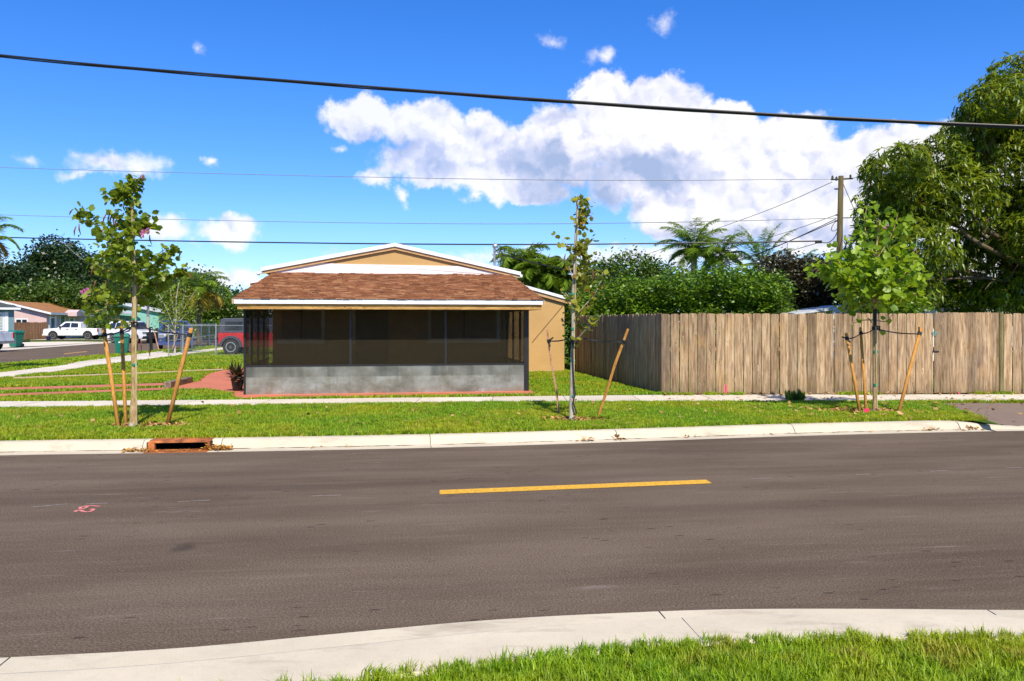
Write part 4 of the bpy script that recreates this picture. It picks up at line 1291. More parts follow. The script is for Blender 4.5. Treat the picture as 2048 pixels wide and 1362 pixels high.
# ================================================================== YOUNG STREET TREES
POD = simple('brown_seed_pod', (.16, .055, .025), .7, var=.4, scale=40)
PINKF = m_leaf('pink_petal', (.55, .10, .32), (.78, .30, .55), .3)
GREENT = simple('green_tape', (.01, .22, .12), .5, bmp=0)
def px_curve(lst, d, dz=0):
    """(px,py[,extra depth]) list to a smooth world curve at depth d"""
    P = [at(q[0], q[1], d + (q[2] if len(q) > 2 else 0)) for q in lst]
    return smooth_path(P, 2)
def leaves_on(name, parent, curves, d, n, size, mat, jit, shape='round', tb=0., s0=.12):
    P = []; 
    tot = sum(w_ for _, w_ in curves)
    for c, w_ in curves:
        k = int(n * w_ / tot)
        cc = np.array([tuple(v) for v in c]); L = np.concatenate([[0], np.cumsum(np.linalg.norm(np.diff(cc, axis=0), axis=1))])
        s = rng.uniform(s0, 1.02, k) * L[-1]
        q = np.stack([np.interp(s, L, cc[:, j]) for j in range(3)], 1)
        P.append(q + rng.normal(size=(k, 3)) * jit)
    P = np.concatenate(P)
    o = link(name, leaf_mesh(name, P, rand_rot(len(P), .25, .55), size * rng.uniform(.65, 1.25, len(P)), shape, mat, rng.normal(.5 + tb, .24, len(P))), parent)
    o['kind'] = 'stuff'
    return o
def pods(parent, pl, d):
    for (px_, py_, L, dx) in pl:
        a = at(px_, py_, d - .05 + random.uniform(-.1, .1)); s = d / F
        b = a + Vector((dx * s, random.uniform(-.03, .03), -L * s))
        mid = a.lerp(b, .5) + Vector((-.012, 0, .0))
        MB().tube([a, mid, b], [.006, .0125, .003], 5).build('seed_pod', POD, parent, smooth=True)
def flower(parent, px_, py_, d, r=.05, n=7):
    c = np.array(at(px_, py_, d - .15))
    P = np.repeat(c[None], n, 0) + rng.normal(size=(n, 3)) * .012
    link('flower', leaf_mesh('flower', P, rand_rot(n, .1), np.full(n, r), 'oval', PINKF, rng.random(n)), parent)

# ---- left tree
d1 = T1.y
tr = empty('young_street_tree', T1, 0, 'young leafy street tree with brown pods and pink flowers, behind the storm drain', 'tree', 'young street trees on the verge')
IT = T1.copy()
def rel(c): return [v - IT for v in c]
tk = px_curve([(267, 857), (268, 760), (268, 660), (270, 590), (267, 520), (266, 460), (264, 410), (261, 380), (270, 368), (284, 358)], d1)
tk = [tk[0]] + tk[1:]
n = len(tk)
MB().tube(rel(tk), [.062 if i < 4 else .036 + .004 * (1 - i / n) if i < n * .45 else .03 * (1 - i / n) + .006 for i in range(n)], 10).build('trunk', BARK, tr, smooth=True)
MB().tube(rel(px_curve([(273, 850, -.04), (272, 700, -.04), (269, 500, -.04)], d1)), .013, 7).build('cane', BAMBOO, tr)
MB().tube(rel([at(267, 856, d1), at(267, 830, d1)]), [.066, .056], 10).build('root_collar', GREYBARK, tr)
for yy in (731, 640, 487):
    MB().tube(rel([at(270, yy, d1 - .01), at(270, yy - 4, d1 - .01)]), .046, 10).build('green_tape', GREENT, tr)
B1 = [[(268, 560), (240, 510, .1), (210, 465, .2), (180, 440, .25), (155, 420, .2)], [(266, 510), (240, 480, -.2), (212, 462, -.3)], [(266, 472), (245, 448, .3), (225, 430, .4)],
      [(262, 385), (250, 378), (236, 385, -.1), (228, 395, -.1)], [(262, 385), (272, 372), (284, 358)], [(266, 468), (282, 452, -.1), (304, 448, -.15)],
      [(269, 570), (300, 545, -.1), (330, 515, -.2), (352, 498, -.2)], [(269, 575), (305, 572, .2), (340, 550, .3), (375, 545, .3)], [(268, 585), (225, 575, -.2), (190, 590, -.3), (170, 592, -.3)],
      [(268, 620), (230, 612, .2), (195, 622, .2), (166, 628, .2)], [(268, 560), (235, 545, .3), (205, 540, .5), (185, 520, .5)], [(268, 600), (295, 590, .4), (318, 572, .5)],
      [(267, 540), (285, 515, .4), (300, 500, .5)], [(268, 545), (240, 530, -.4), (215, 500, -.6)], [(266, 460), (258, 430, .1), (262, 400)], [(268, 650), (240, 640), (215, 636)], [(268, 600), (235, 590, .4), (210, 610, .4)]]
wts = [1.8, .8, .9, 1.2, .4, .7, 1.5, 1.2, .6, .6, .9, .5, .8, 1.0, .7, .15, .5]
CV = [rel(px_curve(b, d1)) for b in B1]
for c in CV:
    MB().tube(c, [.014 * (1 - .75 * i / (len(c) - 1)) for i in range(len(c))], 5).build('branch', BARK, tr, smooth=True)
leaves_on('leaves', tr, list(zip(CV, wts)), d1, 1450, .092, G_YOUNG, .055)
IT0 = IT
class _off: pass
def localise(o, root):
    o.matrix_parent_inverse = Matrix.Translation(-root.location)
n0 = len(tr.children)
pods(tr, [(283, 350, 14, -3), (286, 348, 15, 2), (288, 350, 12, 4), (214, 425, 24, -8), (220, 425, 25, -5), (224, 428, 22, -4), (228, 432, 20, 1), (152, 452, 20, -3), (158, 448, 22, 3), (146, 418, 12, -8), (299, 470, 20, 6),
          (376, 545, 14, 12), (188, 530, 26, -6), (192, 560, 24, -6), (172, 596, 14, 2), (212, 560, 34, 1), (216, 600, 40, 2), (300, 690, 24, 0), (312, 560, 18, 3), (283, 680, 22, 2), (276, 676, 26, -3), (230, 440, 16, 2)], d1)
flower(tr, 288, 465, d1); flower(tr, 284, 470, d1); flower(tr, 292, 462, d1, .06, 10); flower(tr, 172, 584, d1, .06, 10); flower(tr, 170, 585, d1, .055); flower(tr, 178, 582, d1, .045)
for c in list(tr.children):
    if c.name.split('.')[0] in ('seed_pod', 'flower'): localise(c, tr)

# ---- middle tree
d2 = T2.y
t2 = empty('young_street_tree', T2, 0, 'slender sparse street tree with yellowing leaves, between the house and the fence corner', 'tree', 'young street trees on the verge')
IT = T2.copy()
tk = px_curve([(1143, 843), (1144, 740), (1147, 660), (1146, 600), (1149, 540), (1150, 480), (1154, 430), (1153, 388)], d2); n = len(tk)
MB().tube(rel(tk), [.05 - .018 * min(1, i / 4) if i < n * .5 else .034 * (1 - i / n) + .005 for i in range(n)], 9).build('trunk', GREYBARK, t2, smooth=True)
MB().tube(rel(px_curve([(1148, 838, -.04), (1148, 700, -.04), (1151, 560, -.04), (1156, 400, -.03)], d2)), [.012] * 9 + [.006] * 100 if False else .011, 6).build('cane', BAMBOO, t2)
for yy in (794, 723, 659, 590):
    MB().tube(rel([at(1146, yy, d2 - .01), at(1146, yy - 4, d2 - .01)]), .038, 9).build('green_tape', GREENT, t2)
B2 = [[(1154, 450), (1160, 430), (1166, 408), (1156, 392)], [(1154, 455), (1170, 440, .1), (1176, 415, .1)], [(1150, 520), (1138, 495, -.1), (1124, 478, -.1)], [(1150, 510), (1165, 492), (1178, 472)],
      [(1150, 545), (1168, 530, .1), (1180, 522, .1)], [(1148, 560), (1162, 548), (1176, 545)], [(1146, 640), (1165, 615, -.1), (1190, 590, -.15), (1200, 565, -.15), (1205, 545, -.1)], [(1148, 590), (1165, 560, .2), (1195, 545, .25)],
      [(1146, 610), (1140, 598, -.1), (1130, 585, -.1)], [(1146, 690), (1165, 665, -.2), (1185, 648, -.3), (1196, 640, -.3)], [(1146, 560), (1139, 535), (1128, 512)], [(1148, 640), (1158, 655, .2), (1190, 640, .3), (1205, 628, .3)], [(1150, 500), (1160, 505, .1), (1172, 508, .1)]]
w2 = [1.0, 1.1, .35, 1.3, 1.0, .8, .9, 1.2, .45, .55, .12, .5, .5]
CV = [rel(px_curve(b, d2)) for b in B2]
for c in CV: MB().tube(c, [.010 * (1 - .7 * i / (len(c) - 1)) for i in range(len(c))], 5).build('branch', GREYBARK, t2, smooth=True)
leaves_on('leaves', t2, list(zip(CV, w2)), d2, 430, .084, G_SPARSE, .05, tb=-.02)
n0 = len(t2.children)
pods(t2, [(1131, 508, 22, -3), (1182, 430, 12, 4), (1186, 540, 24, 3), (1160, 500, 20, 2), (1205, 560, 22, 2)], d2)
for c in list(t2.children):
    if c.name.split('.')[0] in ('seed_pod', 'flower'): localise(c, t2)

# ---- right tree
d3 = T3.y
t3 = empty('young_street_tree', T3, 0, 'bright green full crowned street tree in front of the long wooden fence', 'tree', 'young street trees on the verge')
IT = T3.copy()
tk = px_curve([(1750, 827), (1750, 740), (1749, 660), (1750, 610), (1748, 560), (1752, 500), (1758, 455), (1760, 440)], d3); n = len(tk)
MB().tube(rel(tk), [.044 - .008 * min(1, i / 6) if i < n * .5 else .038 * (1 - i / n) + .005 for i in range(n)], 9).build('trunk', BARK, t3, smooth=True)
MB().tube(rel(px_curve([(1754, 822, -.04), (1752, 700, -.05), (1752, 640, -.05)], d3)), .013, 7).build('cane', BAMBOO, t3)
MB().tube(rel([at(1750, 827, d3), at(1750, 818, d3)]), .054, 9).build('root_collar', GREYBARK, t3)
for yy in (772, 706, 626):
    MB().tube(rel([at(1751, yy, d3 - .01), at(1751, yy - 5, d3 - .01)]), .043, 9).build('green_tape', GREENT, t3)
B3 = [[(1750, 610), (1715, 570, -.2), (1672, 548, -.3), (1634, 540, -.3)], [(1750, 600), (1715, 540, .3), (1690, 505, .4)], [(1750, 600), (1735, 540, -.3), (1725, 490, -.4)], [(1750, 590), (1760, 520, .2), (1765, 460, .2), (1750, 420, .2)],
      [(1750, 590), (1785, 540, -.2), (1810, 510, -.3)], [(1750, 605), (1790, 570, .3), (1825, 540, .4), (1845, 560, .4)], [(1750, 615), (1790, 595, -.3), (1830, 585, -.4), (1852, 595, -.3)], [(1750, 620), (1710, 600, .3), (1680, 600, .4)],
      [(1750, 585), (1755, 550, -.5), (1750, 520, -.7)], [(1752, 520), (1785, 470, 0), (1795, 430)], [(1752, 520), (1725, 450, .1), (1735, 410, .1)], [(1750, 640), (1722, 640, -.1), (1700, 650, -.1)], [(1750, 600), (1800, 560, -.6), (1830, 520, -.5)],
      [(1750, 610), (1770, 590, -.6), (1780, 560, -.8)], [(1750, 600), (1700, 560, -.6), (1670, 510, -.6)], [(1750, 640), (1775, 645, .2), (1790, 620, .3)]]
CV = [rel(px_curve(b, d3)) for b in B3]
for c in CV: MB().tube(c, [.013 * (1 - .75 * i / (len(c) - 1)) for i in range(len(c))], 5).build('branch', BARK, t3, smooth=True)
leaves_on('leaves', t3, list(zip(CV, [1.7, 1.2, 1.0, .95, 1.3, 1.5, 1.1, .8, 1.0, .6, .55, .05, 1.1, .7, 1.3, .05])), d3, 1400, .115, G_BRIGHT, .11, s0=.32)
n0 = len(t3.children)
pods(t3, [(1829, 492, 26, -1), (1833, 494, 24, 1)], d3)
for k_ in range(1): flower(t3, 1768 + random.uniform(-6, 6), 455 + random.uniform(-5, 5), d3 - .2, .05)
for c in list(t3.children):
    if c.name.split('.')[0] in ('seed_pod', 'flower'): localise(c, t3)

# ---- stakes and straps
def stake(top, bot, dt, r, mat, label, square=False):
    b = pt(*bot); a = at(top[0], top[1], dt)
    e = empty('tree_stake', b, 0, label, 'stake', 'wooden stakes round the young trees')
    v = a - b
    if square:
        m = MB().tube([Vector((0, 0, -.05)) , v * .3 + Vector((.01, 0, 0)), v * .62 + Vector((-.012, 0, 0)), v], [r, r * .92, r, r * .85], 4)
    else: m = MB().tube([Vector((0, 0, -.05)), v * .5, v * .985, v], [r * .95, r, r, r * .8], 12)
    m.build('shaft', mat, e, smooth=not square)
    wv = v * .93 if not square else v * .86
    MB().tube([wv - v.normalized() * .03, wv + v.normalized() * .03], r * 1.25, 10).build('strap_wrap', STRAP, e)
    return b + wv
def strap(pts, label, tails=()):
    e = empty('tree_strap', pts[0], 0, label, 'strap', 'black straps tying the young trees')
    q = [Vector(p_) - Vector(pts[0]) for p_ in pts]
    out = []
    for a, b in zip(q[:-1], q[1:]):
        for k in range(8): 
            t = k / 8; out.append(a.lerp(b, t) + Vector((0, 0, -.03 * math.sin(math.pi * t))))
    out.append(q[-1])
    m = MB()
    for a, b in zip(out[:-1], out[1:]): pass
    n_ = len(out); vs = []
    for i, p_ in enumerate(out):
        tw = .4 * math.sin(i * .9); h = Vector((0, .011 * math.sin(tw), .011 * math.cos(tw))); o_ = Vector((0, .002, 0))
        vs += [p_ - h, p_ + h, p_ + h + o_, p_ - h + o_]
    fs = []
    for i in range(n_ - 1):
        for k in range(4): fs.append((i * 4 + k, (i + 1) * 4 + k, (i + 1) * 4 + (k + 1) % 4, i * 4 + (k + 1) % 4))
    fs += [(3, 2, 1, 0), (n_ * 4 - 4, n_ * 4 - 3, n_ * 4 - 2, n_ * 4 - 1)]
    m.add(vs, fs).build('webbing', STRAP, e)
    for tl in tails:
        MB().tube([Vector(v_) - Vector(pts[0]) for v_ in tl], .013, 5).build('loose_end', STRAP, e)
    return e
A = 'round orange stake, '
w1a = stake((207, 657), (238, 856), d1 + .30, .030, STAKE, 'leftmost leaning round stake of the tree behind the storm drain')
w1b = stake((243, 652), (252, 851), d1 + .9, .028, STAKE, 'nearly upright stake just left of the trunk behind the storm drain')
w1c = stake((383, 656), (333, 851), d1 + .35, .032, STAKE, 'long stake leaning right beside the leafy tree behind the storm drain')
w2a = stake((1094, 657), (1119, 831), d2 + .4, .024, ROUGHSTAKE, 'rough crooked stake leaning left beside the slender sparse tree', True)
w2b = stake((1256, 658), (1194, 834), d2 + .2, .030, STAKE, 'square stake leaning right beside the slender sparse tree', True)
w3a = stake((1692, 666), (1721, 828), d3 + .1, .027, STAKE, 'leftmost round stake of the bright green tree by the fence')
w3b = stake((1721, 655), (1733, 826), d3 + .5, .025, STAKE, 'nearly upright knotty stake left of the bright green tree trunk')
w3c = stake((1842, 656), (1795, 829), d3 + .2, .030, STAKE, 'stake leaning right beside the bright green tree, in front of the gate')
def knot(px_, py_, d, r=.05, root=None):
    c = at(px_, py_, d)
    return c
def trunk_knot(root, px_, py_, d, r):
    c = at(px_, py_, d) - root.location
    m = MB(); m.tube([c - Vector((0, 0, .035)), c + Vector((0, 0, .03))], r, 10)
    m.build('strap_loop', STRAP, root)
    MB().tube([c + Vector((.02, -r, 0)), c + Vector((.05, -r - .02, -.05)), c + Vector((.06, -r, .03)), c + Vector((.0, -r - .01, .03))], .012, 5).build('strap_knot', STRAP, root)
k1 = at(270, 650, d1); k2 = at(1146, 680, d2); k2b = at(1147, 673, d2); k3 = at(1750, 657, d3)
trunk_knot(tr, 269, 648, d1, .052); trunk_knot(t2, 1146, 682, d2, .042); trunk_knot(t3, 1750, 656, d3, .052)
strap([w1a, k1], 'black strap from the leafy left tree to its leftmost stake', [[w1a, w1a + Vector((.12, -.03, .03)), w1a + Vector((.16, -.03, .02))]])
tl = at(300, 655, d1 + .05)
strap([w1b, k1], 'short black strap between the left tree trunk and the stake beside it')
strap([k1, w1c], 'black strap from the leafy left tree to its right stake, with a loose end hanging', [[tl, at(301, 675, d1), at(300, 702, d1)], [at(298, 656, d1), at(303, 680, d1), at(304, 700, d1)]])
strap([w2a, k2b], 'black strap from the slender middle tree to its crooked left stake', [[w2a, w2a + Vector((.07, -.04, .06))], [w2a, w2a + Vector((.02, -.04, -.09))]])
strap([k2b, w2b], 'black strap from the slender middle tree to its right stake')
tail = px_curve([(1144, 685, -.06), (1146, 730, -.07), (1148, 770, -.07), (1151, 790, -.1), (1146, 800, -.1), (1149, 815, -.1), (1154, 828, -.1), (1146, 829, -.1)], d2)
e_ = empty('tree_strap', tail[0], 0, 'long black strap end trailing down the slender middle trunk to the mulch', 'strap', 'black straps tying the young trees')
MB().tube([v - tail[0] for v in tail], .011, 5).build('webbing', STRAP, e_)
strap([w3a, w3b, k3], 'black strap from the bright green tree past two left stakes', [[w3a, w3a + Vector((-.1, -.03, .03))], [w3a, w3a + Vector((.05, -.03, -.07))]])
strap([k3, w3c], 'black strap from the bright green tree to its right stake', [[w3c, w3c + Vector((-.05, -.04, -.10))], [w3c, w3c + Vector((-.03, -.04, .12))]])
MB().tube([at(1750, 652, d3 - .05) - T3, at(1750, 618, d3 - .05) - T3], [.024, .03], 6).build('strap_loop', STRAP, t3)

# ================================================================== BIG TREES AND PALMS
# mango tree at the right
dm = 25.0
mroot = Vector(((2075 - CX) / F * (dm + 1), dm + 1, 0))
mg = empty('mango_tree', mroot, 0, 'huge dark mango tree leaning over the fence at the right edge', 'tree')
MBL = [(1990, 480, 80, 60), (2050, 420, 60, 60), (2010, 255, 70, 90), (1830, 400, 90, 80), (1790, 335, 62, 48), (1768, 420, 50, 75), (1868, 320, 85, 52), (1955, 265, 70, 55), (1985, 205, 62, 55), (2040, 150, 60, 55), (1900, 400, 110, 80), (2020, 330, 110, 100), (1830, 500, 80, 70),
       (1960, 540, 120, 75), (1800, 585, 80, 45), (1900, 600, 100, 42), (2040, 590, 100, 50), (2130, 250, 110, 120), (2140, 420, 120, 110), (2120, 560, 110, 75), (2240, 400, 110, 130), (1735, 500, 35, 60), (2070, 470, 60, 60)]
mb = []
for i, (px_, py_, rx, ry) in enumerate(MBL):
    mb.append(ell(px_, py_, rx * .93, ry * .93, dm + random.uniform(-1.6, 1.8), 1.5))
mbl = [(c - np.array(mroot), r) for c, r in mb]
Pc, U = sample_blobs(mbl, 11500, .45)
kk = Pc[:, 2] > 1.55
whorls('leaves', Pc[kk], U[kk], 9, .215, G_MANGO, mg, .32)
MB().tube([(0, 0, -.1), (-.1, 0, 1.2), (-.3, .1, 2.4)], [.42, .34, .30], 12).build('trunk', DBARK, mg, smooth=True)
hub = Vector((-.3, .1, 2.3))
for tip, rr in (((1945, 455), .16), ((1800, 560), .12), ((1960, 300), .15), ((2060, 200), .14), ((1870, 560), .11), ((2010, 560), .12), ((2200, 350), .14), ((2180, 520), .12)):
    q = at(tip[0], tip[1], dm - .3) - mroot
    limbs('limb', mg, hub, [q], rr, DBARK, .12, 8)
    for s_ in range(3):
        q2 = q + Vector((random.uniform(-2.4, .6), random.uniform(-1, 1), random.uniform(-.4, .6)))
        limbs('branch', mg, q.lerp(hub, .12), [q2], rr * .35, DBARK, .1, 5)
for pth in ([(2048, 498, 0), (1985, 470, -.9), (1950, 440, -1.0), (1935, 415, -1.0)], [(2048, 530), (1980, 500, -.9), (1930, 470, -1.0), (1920, 455, -1.1)]):
    c = [v - mroot for v in px_curve(pth, dm)]
    MB().tube(c, [.085 * (1 - .6 * i / len(c)) for i in range(len(c))], 7).build('limb', DBARK, mg, smooth=True)

# clusia hedge behind the side fence
def bush(name, px0, px1, ytop, d, n, size, mat, label, cat, shape='oval', depth=1.4, bl=None, **kw):
    c = Vector((((px0 + px1) / 2 - CX) / F * d, d, -.2 if d > 25 else 0))
    r = empty(name, c, 0, label, cat)
    bs = []
    if bl is None:
        w_ = px1 - px0; k = max(2, int(w_ / 45))
        for i in range(k):
            bx = px0 + (i + .5) * w_ / k
            yt = np.interp(bx, [q[0] for q in ytop], [q[1] for q in ytop]) + random.uniform(-4, 8)
            zb = HY + CAMH * F / d
            cy_ = (yt + zb) / 2
            bs.append(ell(bx, yt + 38, 36, 36, d + random.uniform(-.3, .3), depth))
            bs.append(ell(bx + 14, (yt + 38 + zb) / 2, 36, (zb - yt) / 2 * .8, d, depth))
    else: bs = [ell(*b_, d + random.uniform(-.4, .4), depth) for b_ in bl]
    bs = [(c_ - np.array(c), r_) for c_, r_ in bs]
    foliage('leaves', bs, n, size, shape, mat, r, shell=.72, zmin=.05, **kw)
    return r, bs
hd, _ = bush('clusia_hedge', 1130, 1560, [(1130, 590), (1190, 560), (1240, 552), (1330, 545), (1420, 540), (1500, 528), (1560, 560)], 27.5, 46000, .115, G_HEDGE,
             'thick glossy green hedge rising above the side fence', 'hedge', clump=10, spread=.11, up=.7)
for i in range(14):
    x_ = -.2 + (i - 7) * .5
    MB().tube([(x_, 0, 0), (x_ + random.uniform(-.2, .2), random.uniform(-.2, .2), 2.2)], [.03, .015], 5).build('stem', DBARK, hd)
h2, _ = bush('green_bush', 1700, 1800, [(1700, 600), (1800, 600)], 23.5, 5200, .10, G_HEDGE, 'green bush behind the fence, just under the bright green tree crown', 'bush', clump=8, spread=.12,
             bl=[(1738, 606, 30, 24), (1775, 604, 38, 28), (1800, 615, 34, 24), (1775, 640, 45, 30)])
MB().tube([(0, 0, 0), (0, 0, 1.8)], .03, 5).build('stem', DBARK, h2)
h3, _ = bush('dark_purple_shrub', 1490, 1680, [(1500, 540)], 29.5, 20000, .125, G_PURPLE, 'tall dark purple leaved shrub left of the utility pole', 'shrub', clump=9, spread=.18,
             bl=[(1575, 560, 48, 40), (1560, 535, 22, 20), (1625, 570, 48, 40), (1660, 590, 40, 45), (1590, 605, 75, 40), (1530, 600, 35, 40), (1650, 550, 26, 28)])
for i in range(5): limbs('branch', h3, (random.uniform(-1, 1), 0, .2), [(random.uniform(-1.5, 1.5), random.uniform(-1.2, 0), random.uniform(1.6, 3.0))], .035, GREYBARK, .1, 5)
h4, _ = bush('olive_bush', 1180, 1345, [], 36, 12000, .13, G_TREE, 'olive green leafy bush rising behind the hedge, left of the tallest palm', 'bush', clump=9, spread=.2,
             bl=[(1215, 555, 40, 30), (1260, 545, 45, 33), (1300, 550, 32, 27), (1330, 565, 30, 25), (1190, 570, 30, 30), (1260, 590, 80, 40)])
MB().tube([(0, 0, 0), (0, 0, 3)], .06, 6).build('stem', DBARK, h4)

def palm(name, px_, py_, d, L, nf, label, mat=G_PALM, droop=.9, leaflet=.42, trunk_r=.12, low=.2, mats=None, nl=34, group='palms', base_z=-.2, az0=0, bend=0, bark=None):
    top = at(px_, py_, d)
    base = Vector((top.x + bend, d, base_z))
    r = empty(name, base, 0, label, 'palm tree', group)
    T = top - base
    k = 9
    MB().tube([Vector((0, 0, 0)).lerp(T, i / k) + Vector((-bend * .12 * math.sin(math.pi * i / k), 0, 0)) for i in range(k + 1)], [trunk_r * (1.25 - .45 * i / k) for i in range(k + 1)], 10).build('trunk', bark or GREYBARK, r, smooth=True)
    for f in range(nf):
        azm = az0 + f * 2.399963 + random.uniform(-.2, .2)
        e0 = R(80) - (R(80) - R(-15) * 1) * (f / max(1, nf - 1)) ** (1.0 if low else 1.6)
        Lf = L * random.uniform(.85, 1.1) * (0.75 + .25 * math.sin(math.pi * min(1, f / nf + .3)))
        m_ = 12
        ps = []; p_ = T.copy(); e = e0
        dh = Vector((math.cos(azm), math.sin(azm), 0))
        for i in range(m_ + 1):
            ps.append(p_.copy())
            p_ = p_ + (dh * math.cos(e) + Vector((0, 0, 1)) * math.sin(e)) * Lf / m_
            e -= droop * (1.2 if i > m_ * .4 else .6) / m_ * 1.5
        fr = MB().tube(ps, [.018 * (1 - .8 * i / m_) for i in range(m_ + 1)], 4).build('frond', mat, r)
        # leaflets
        P = []; Fr = []; Sz = []
        pa = np.array([tuple(v) for v in ps])
        s = np.linspace(.10, 1, int(nl * 1.7))
        for sgn in (-1, 1):
            for t in s:
                q = np.array([np.interp(t * m_, range(m_ + 1), pa[:, j]) for j in range(3)])
                i0 = min(m_ - 1, int(t * m_)); tg = pa[i0 + 1] - pa[i0]; tg /= np.linalg.norm(tg)
                sd = np.cross(tg, (0, 0, 1)); sd /= (np.linalg.norm(sd) + 1e-9)
                ln = sd * sgn * .75 + tg * .55 + np.array((0, 0, -random.uniform(.15, .75))) + rng.normal(size=3) * .08
                ln /= np.linalg.norm(ln)
                wd_ = np.cross(ln, (0, 0, 1)); wd_ = wd_ / (np.linalg.norm(wd_) + 1e-9); wd_ = wd_ + rng.normal(size=3) * .3; wd_ -= wd_.dot(ln) * ln; wd_ /= np.linalg.norm(wd_)
                P.append(q); Fr.append(np.stack([ln, wd_, np.cross(ln, wd_)], 1)); Sz.append(leaflet * (.45 + .55 * math.sin(math.pi * min(1, t * .85 + .12))) * random.uniform(.85, 1.1))
        mt = mat
        if mats and f >= nf - mats[1]: mt = mats[0]
        lo = link('leaflets', leaf_mesh('leaflets', np.array(P), np.array(Fr), np.array(Sz), 'strap', mt, rng.normal(.5, .2, len(P))), fr)
        lo['kind'] = 'stuff'
    return r
palm('palm_tree', 1388, 500, 46, 2.5, 22, 'tallest palm, spiky crown above the hedge under the white cloud', leaflet=.62, trunk_r=.2, nl=44, droop=.9)
palm('palm_tree', 1442, 512, 44, 2.2, 16, 'light green feathery palm just right of the tallest palm', leaflet=.6, droop=1.1)
palm('palm_tree', 1522, 528, 42, 2.3, 15, 'small upright palm between the feathery palm and the dark purple shrub', leaflet=.5, droop=.5, low=0)
palm('palm_tree', 1604, 535, 43, 1.4, 11, 'little palm crown peeping over the dark purple shrub', leaflet=.4)
palm('palm_tree', 1042, 532, 39, 1.9, 18, 'drooping palm right behind the main roof and its service mast', leaflet=.75, droop=1.4, nl=40)
palm('palm_tree', 1080, 548, 38, 1.7, 16, 'middle one of three drooping palms beyond the low roof', leaflet=.75, droop=1.4, nl=40)
palm('palm_tree', 1112, 556, 38.5, 1.7, 16, 'rightmost drooping palm beyond the low roof, behind the slender tree', leaflet=.75, droop=1.4, nl=40)
palm('palm_tree', -32, 478, 26, 1.5, 15, 'palm at the left edge with green and yellowed fronds reaching in', leaflet=.36, droop=1.3, mats=(G_PALMY, 4), nl=36, trunk_r=.13, base_z=-.1)
palm('palm_tree', 398, 585, 56, 2.6, 20, 'palm with yellow hanging fronds behind the blue truck', leaflet=.7, droop=1.3, mats=(G_PALMY, 8), trunk_r=.14, bark=DBARK)
palm('palm_tree', 296, 560, 66, 2.6, 16, 'palm behind the crown of the leafy left street tree', leaflet=.7, droop=.9, trunk_r=.10)

def tree(px_, d, bl, n, size, mat, label, cat='tree', name='broadleaf_tree', group='trees beyond the street', trunk_r=.3, depth=3.0, base=-.25, **kw):
    root = Vector(((px_ - CX) / F * d, d, base))
    r = empty(name, root, 0, label, cat, group)
    bs = [ell(*b_, d + random.uniform(-.5, .5) * depth, depth) for b_ in bl]
    bs = [(c - np.array(root), rr) for c, rr in bs]
    topz = max(c[2] for c, rr in bs)
    MB().tube([(0, 0, 0), (.1, 0, topz * .35), (0, 0, topz * .6)], [trunk_r, trunk_r * .8, trunk_r * .6], 8).build('trunk', DBARK, r, smooth=True)
    for c, rr in bs[:6]:
        limbs('limb', r, (0.05, 0, topz * .45), [tuple(c)], trunk_r * .4, DBARK, .1, 5)
    foliage('leaves', bs, n, size, 'quad', mat, r, shell=.6, **kw)
    return r
tree(110, 118, [(115, 515, 42, 32), (85, 545, 40, 35), (150, 540, 48, 38), (110, 575, 70, 40), (185, 565, 50, 45), (150, 600, 70, 35), (60, 590, 50, 40)], 24000, .50, G_DARK, 'big dark round tree behind the pink house', clump=14, spread=.7, depth=5, trunk_r=.5)
tree(120, 98, [(120, 590, 55, 26), (70, 598, 45, 22), (170, 600, 45, 26), (30, 600, 35, 20), (120, 615, 90, 22)], 12000, .40, G_TREE, 'lighter green tree mass just over the pink roof', clump=12, spread=.5, depth=3, trunk_r=.2, tintbias=-.05)
tree(20, 105, [(0, 560, 45, 18), (25, 545, 26, 12), (-20, 590, 60, 30), (30, 600, 45, 30), (-60, 560, 60, 50), (60, 610, 40, 25)], 15000, .48, G_DARK, 'dark layered tree at the left edge above the pink roof', clump=14, spread=.5, depth=4, trunk_r=.45)
tree(215, 130, [(215, 560, 50, 40), (240, 590, 50, 40), (200, 600, 50, 35), (280, 600, 50, 30), (320, 600, 45, 28)], 12000, .5, G_TREE, 'mid green tree behind the crown of the leafy left street tree', clump=14, spread=.7, depth=4)
tree(370, 75, [(375, 580, 34, 26), (400, 565, 26, 18), (360, 605, 34, 28), (425, 600, 32, 24), (400, 620, 50, 25)], 12000, .30, G_TREE, 'rounded green tree behind the blue truck', clump=12, spread=.35, depth=2.5)
tree(445, 68, [(435, 612, 34, 26), (450, 628, 28, 28), (425, 635, 26, 22)], 9000, .22, G_TREE, 'smooth lighter green tree left of the red and grey off-roader', clump=12, spread=.25, depth=2, tintbias=.15)
tree(465, 130, [(455, 600, 14, 24), (478, 608, 14, 22), (505, 625, 40, 30), (470, 640, 50, 25), (540, 630, 40, 25)], 7000, .45, G_DARK, 'far dark green trees touching the left end of the porch roof', clump=12, spread=.5, depth=4)
tree(415, 60, [(412, 660, 18, 14), (425, 655, 12, 12)], 1800, .16, G_BRIGHT, 'low bright green bush behind the end of the chain link fence', 'bush', 'green_bush', 'bushes along the far street', trunk_r=.05, depth=1, clump=10, spread=.15)
tree(218, 84, [(206, 640, 20, 24), (222, 655, 18, 18), (190, 655, 14, 14)], 3400, .20, G_TREE, 'airy green bush behind the bed of the white pickup', 'bush', 'green_bush', 'bushes along the far street', trunk_r=.06, depth=1.2, clump=10, spread=.3)
tree(1240, 95, [(1240, 590, 120, 40), (1100, 600, 90, 35), (1400, 590, 110, 40), (1560, 590, 110, 40), (980, 610, 60, 30)], 14000, .5, G_DARK, 'distant row of dark trees behind the house and hedge', clump=14, spread=.7, depth=4)
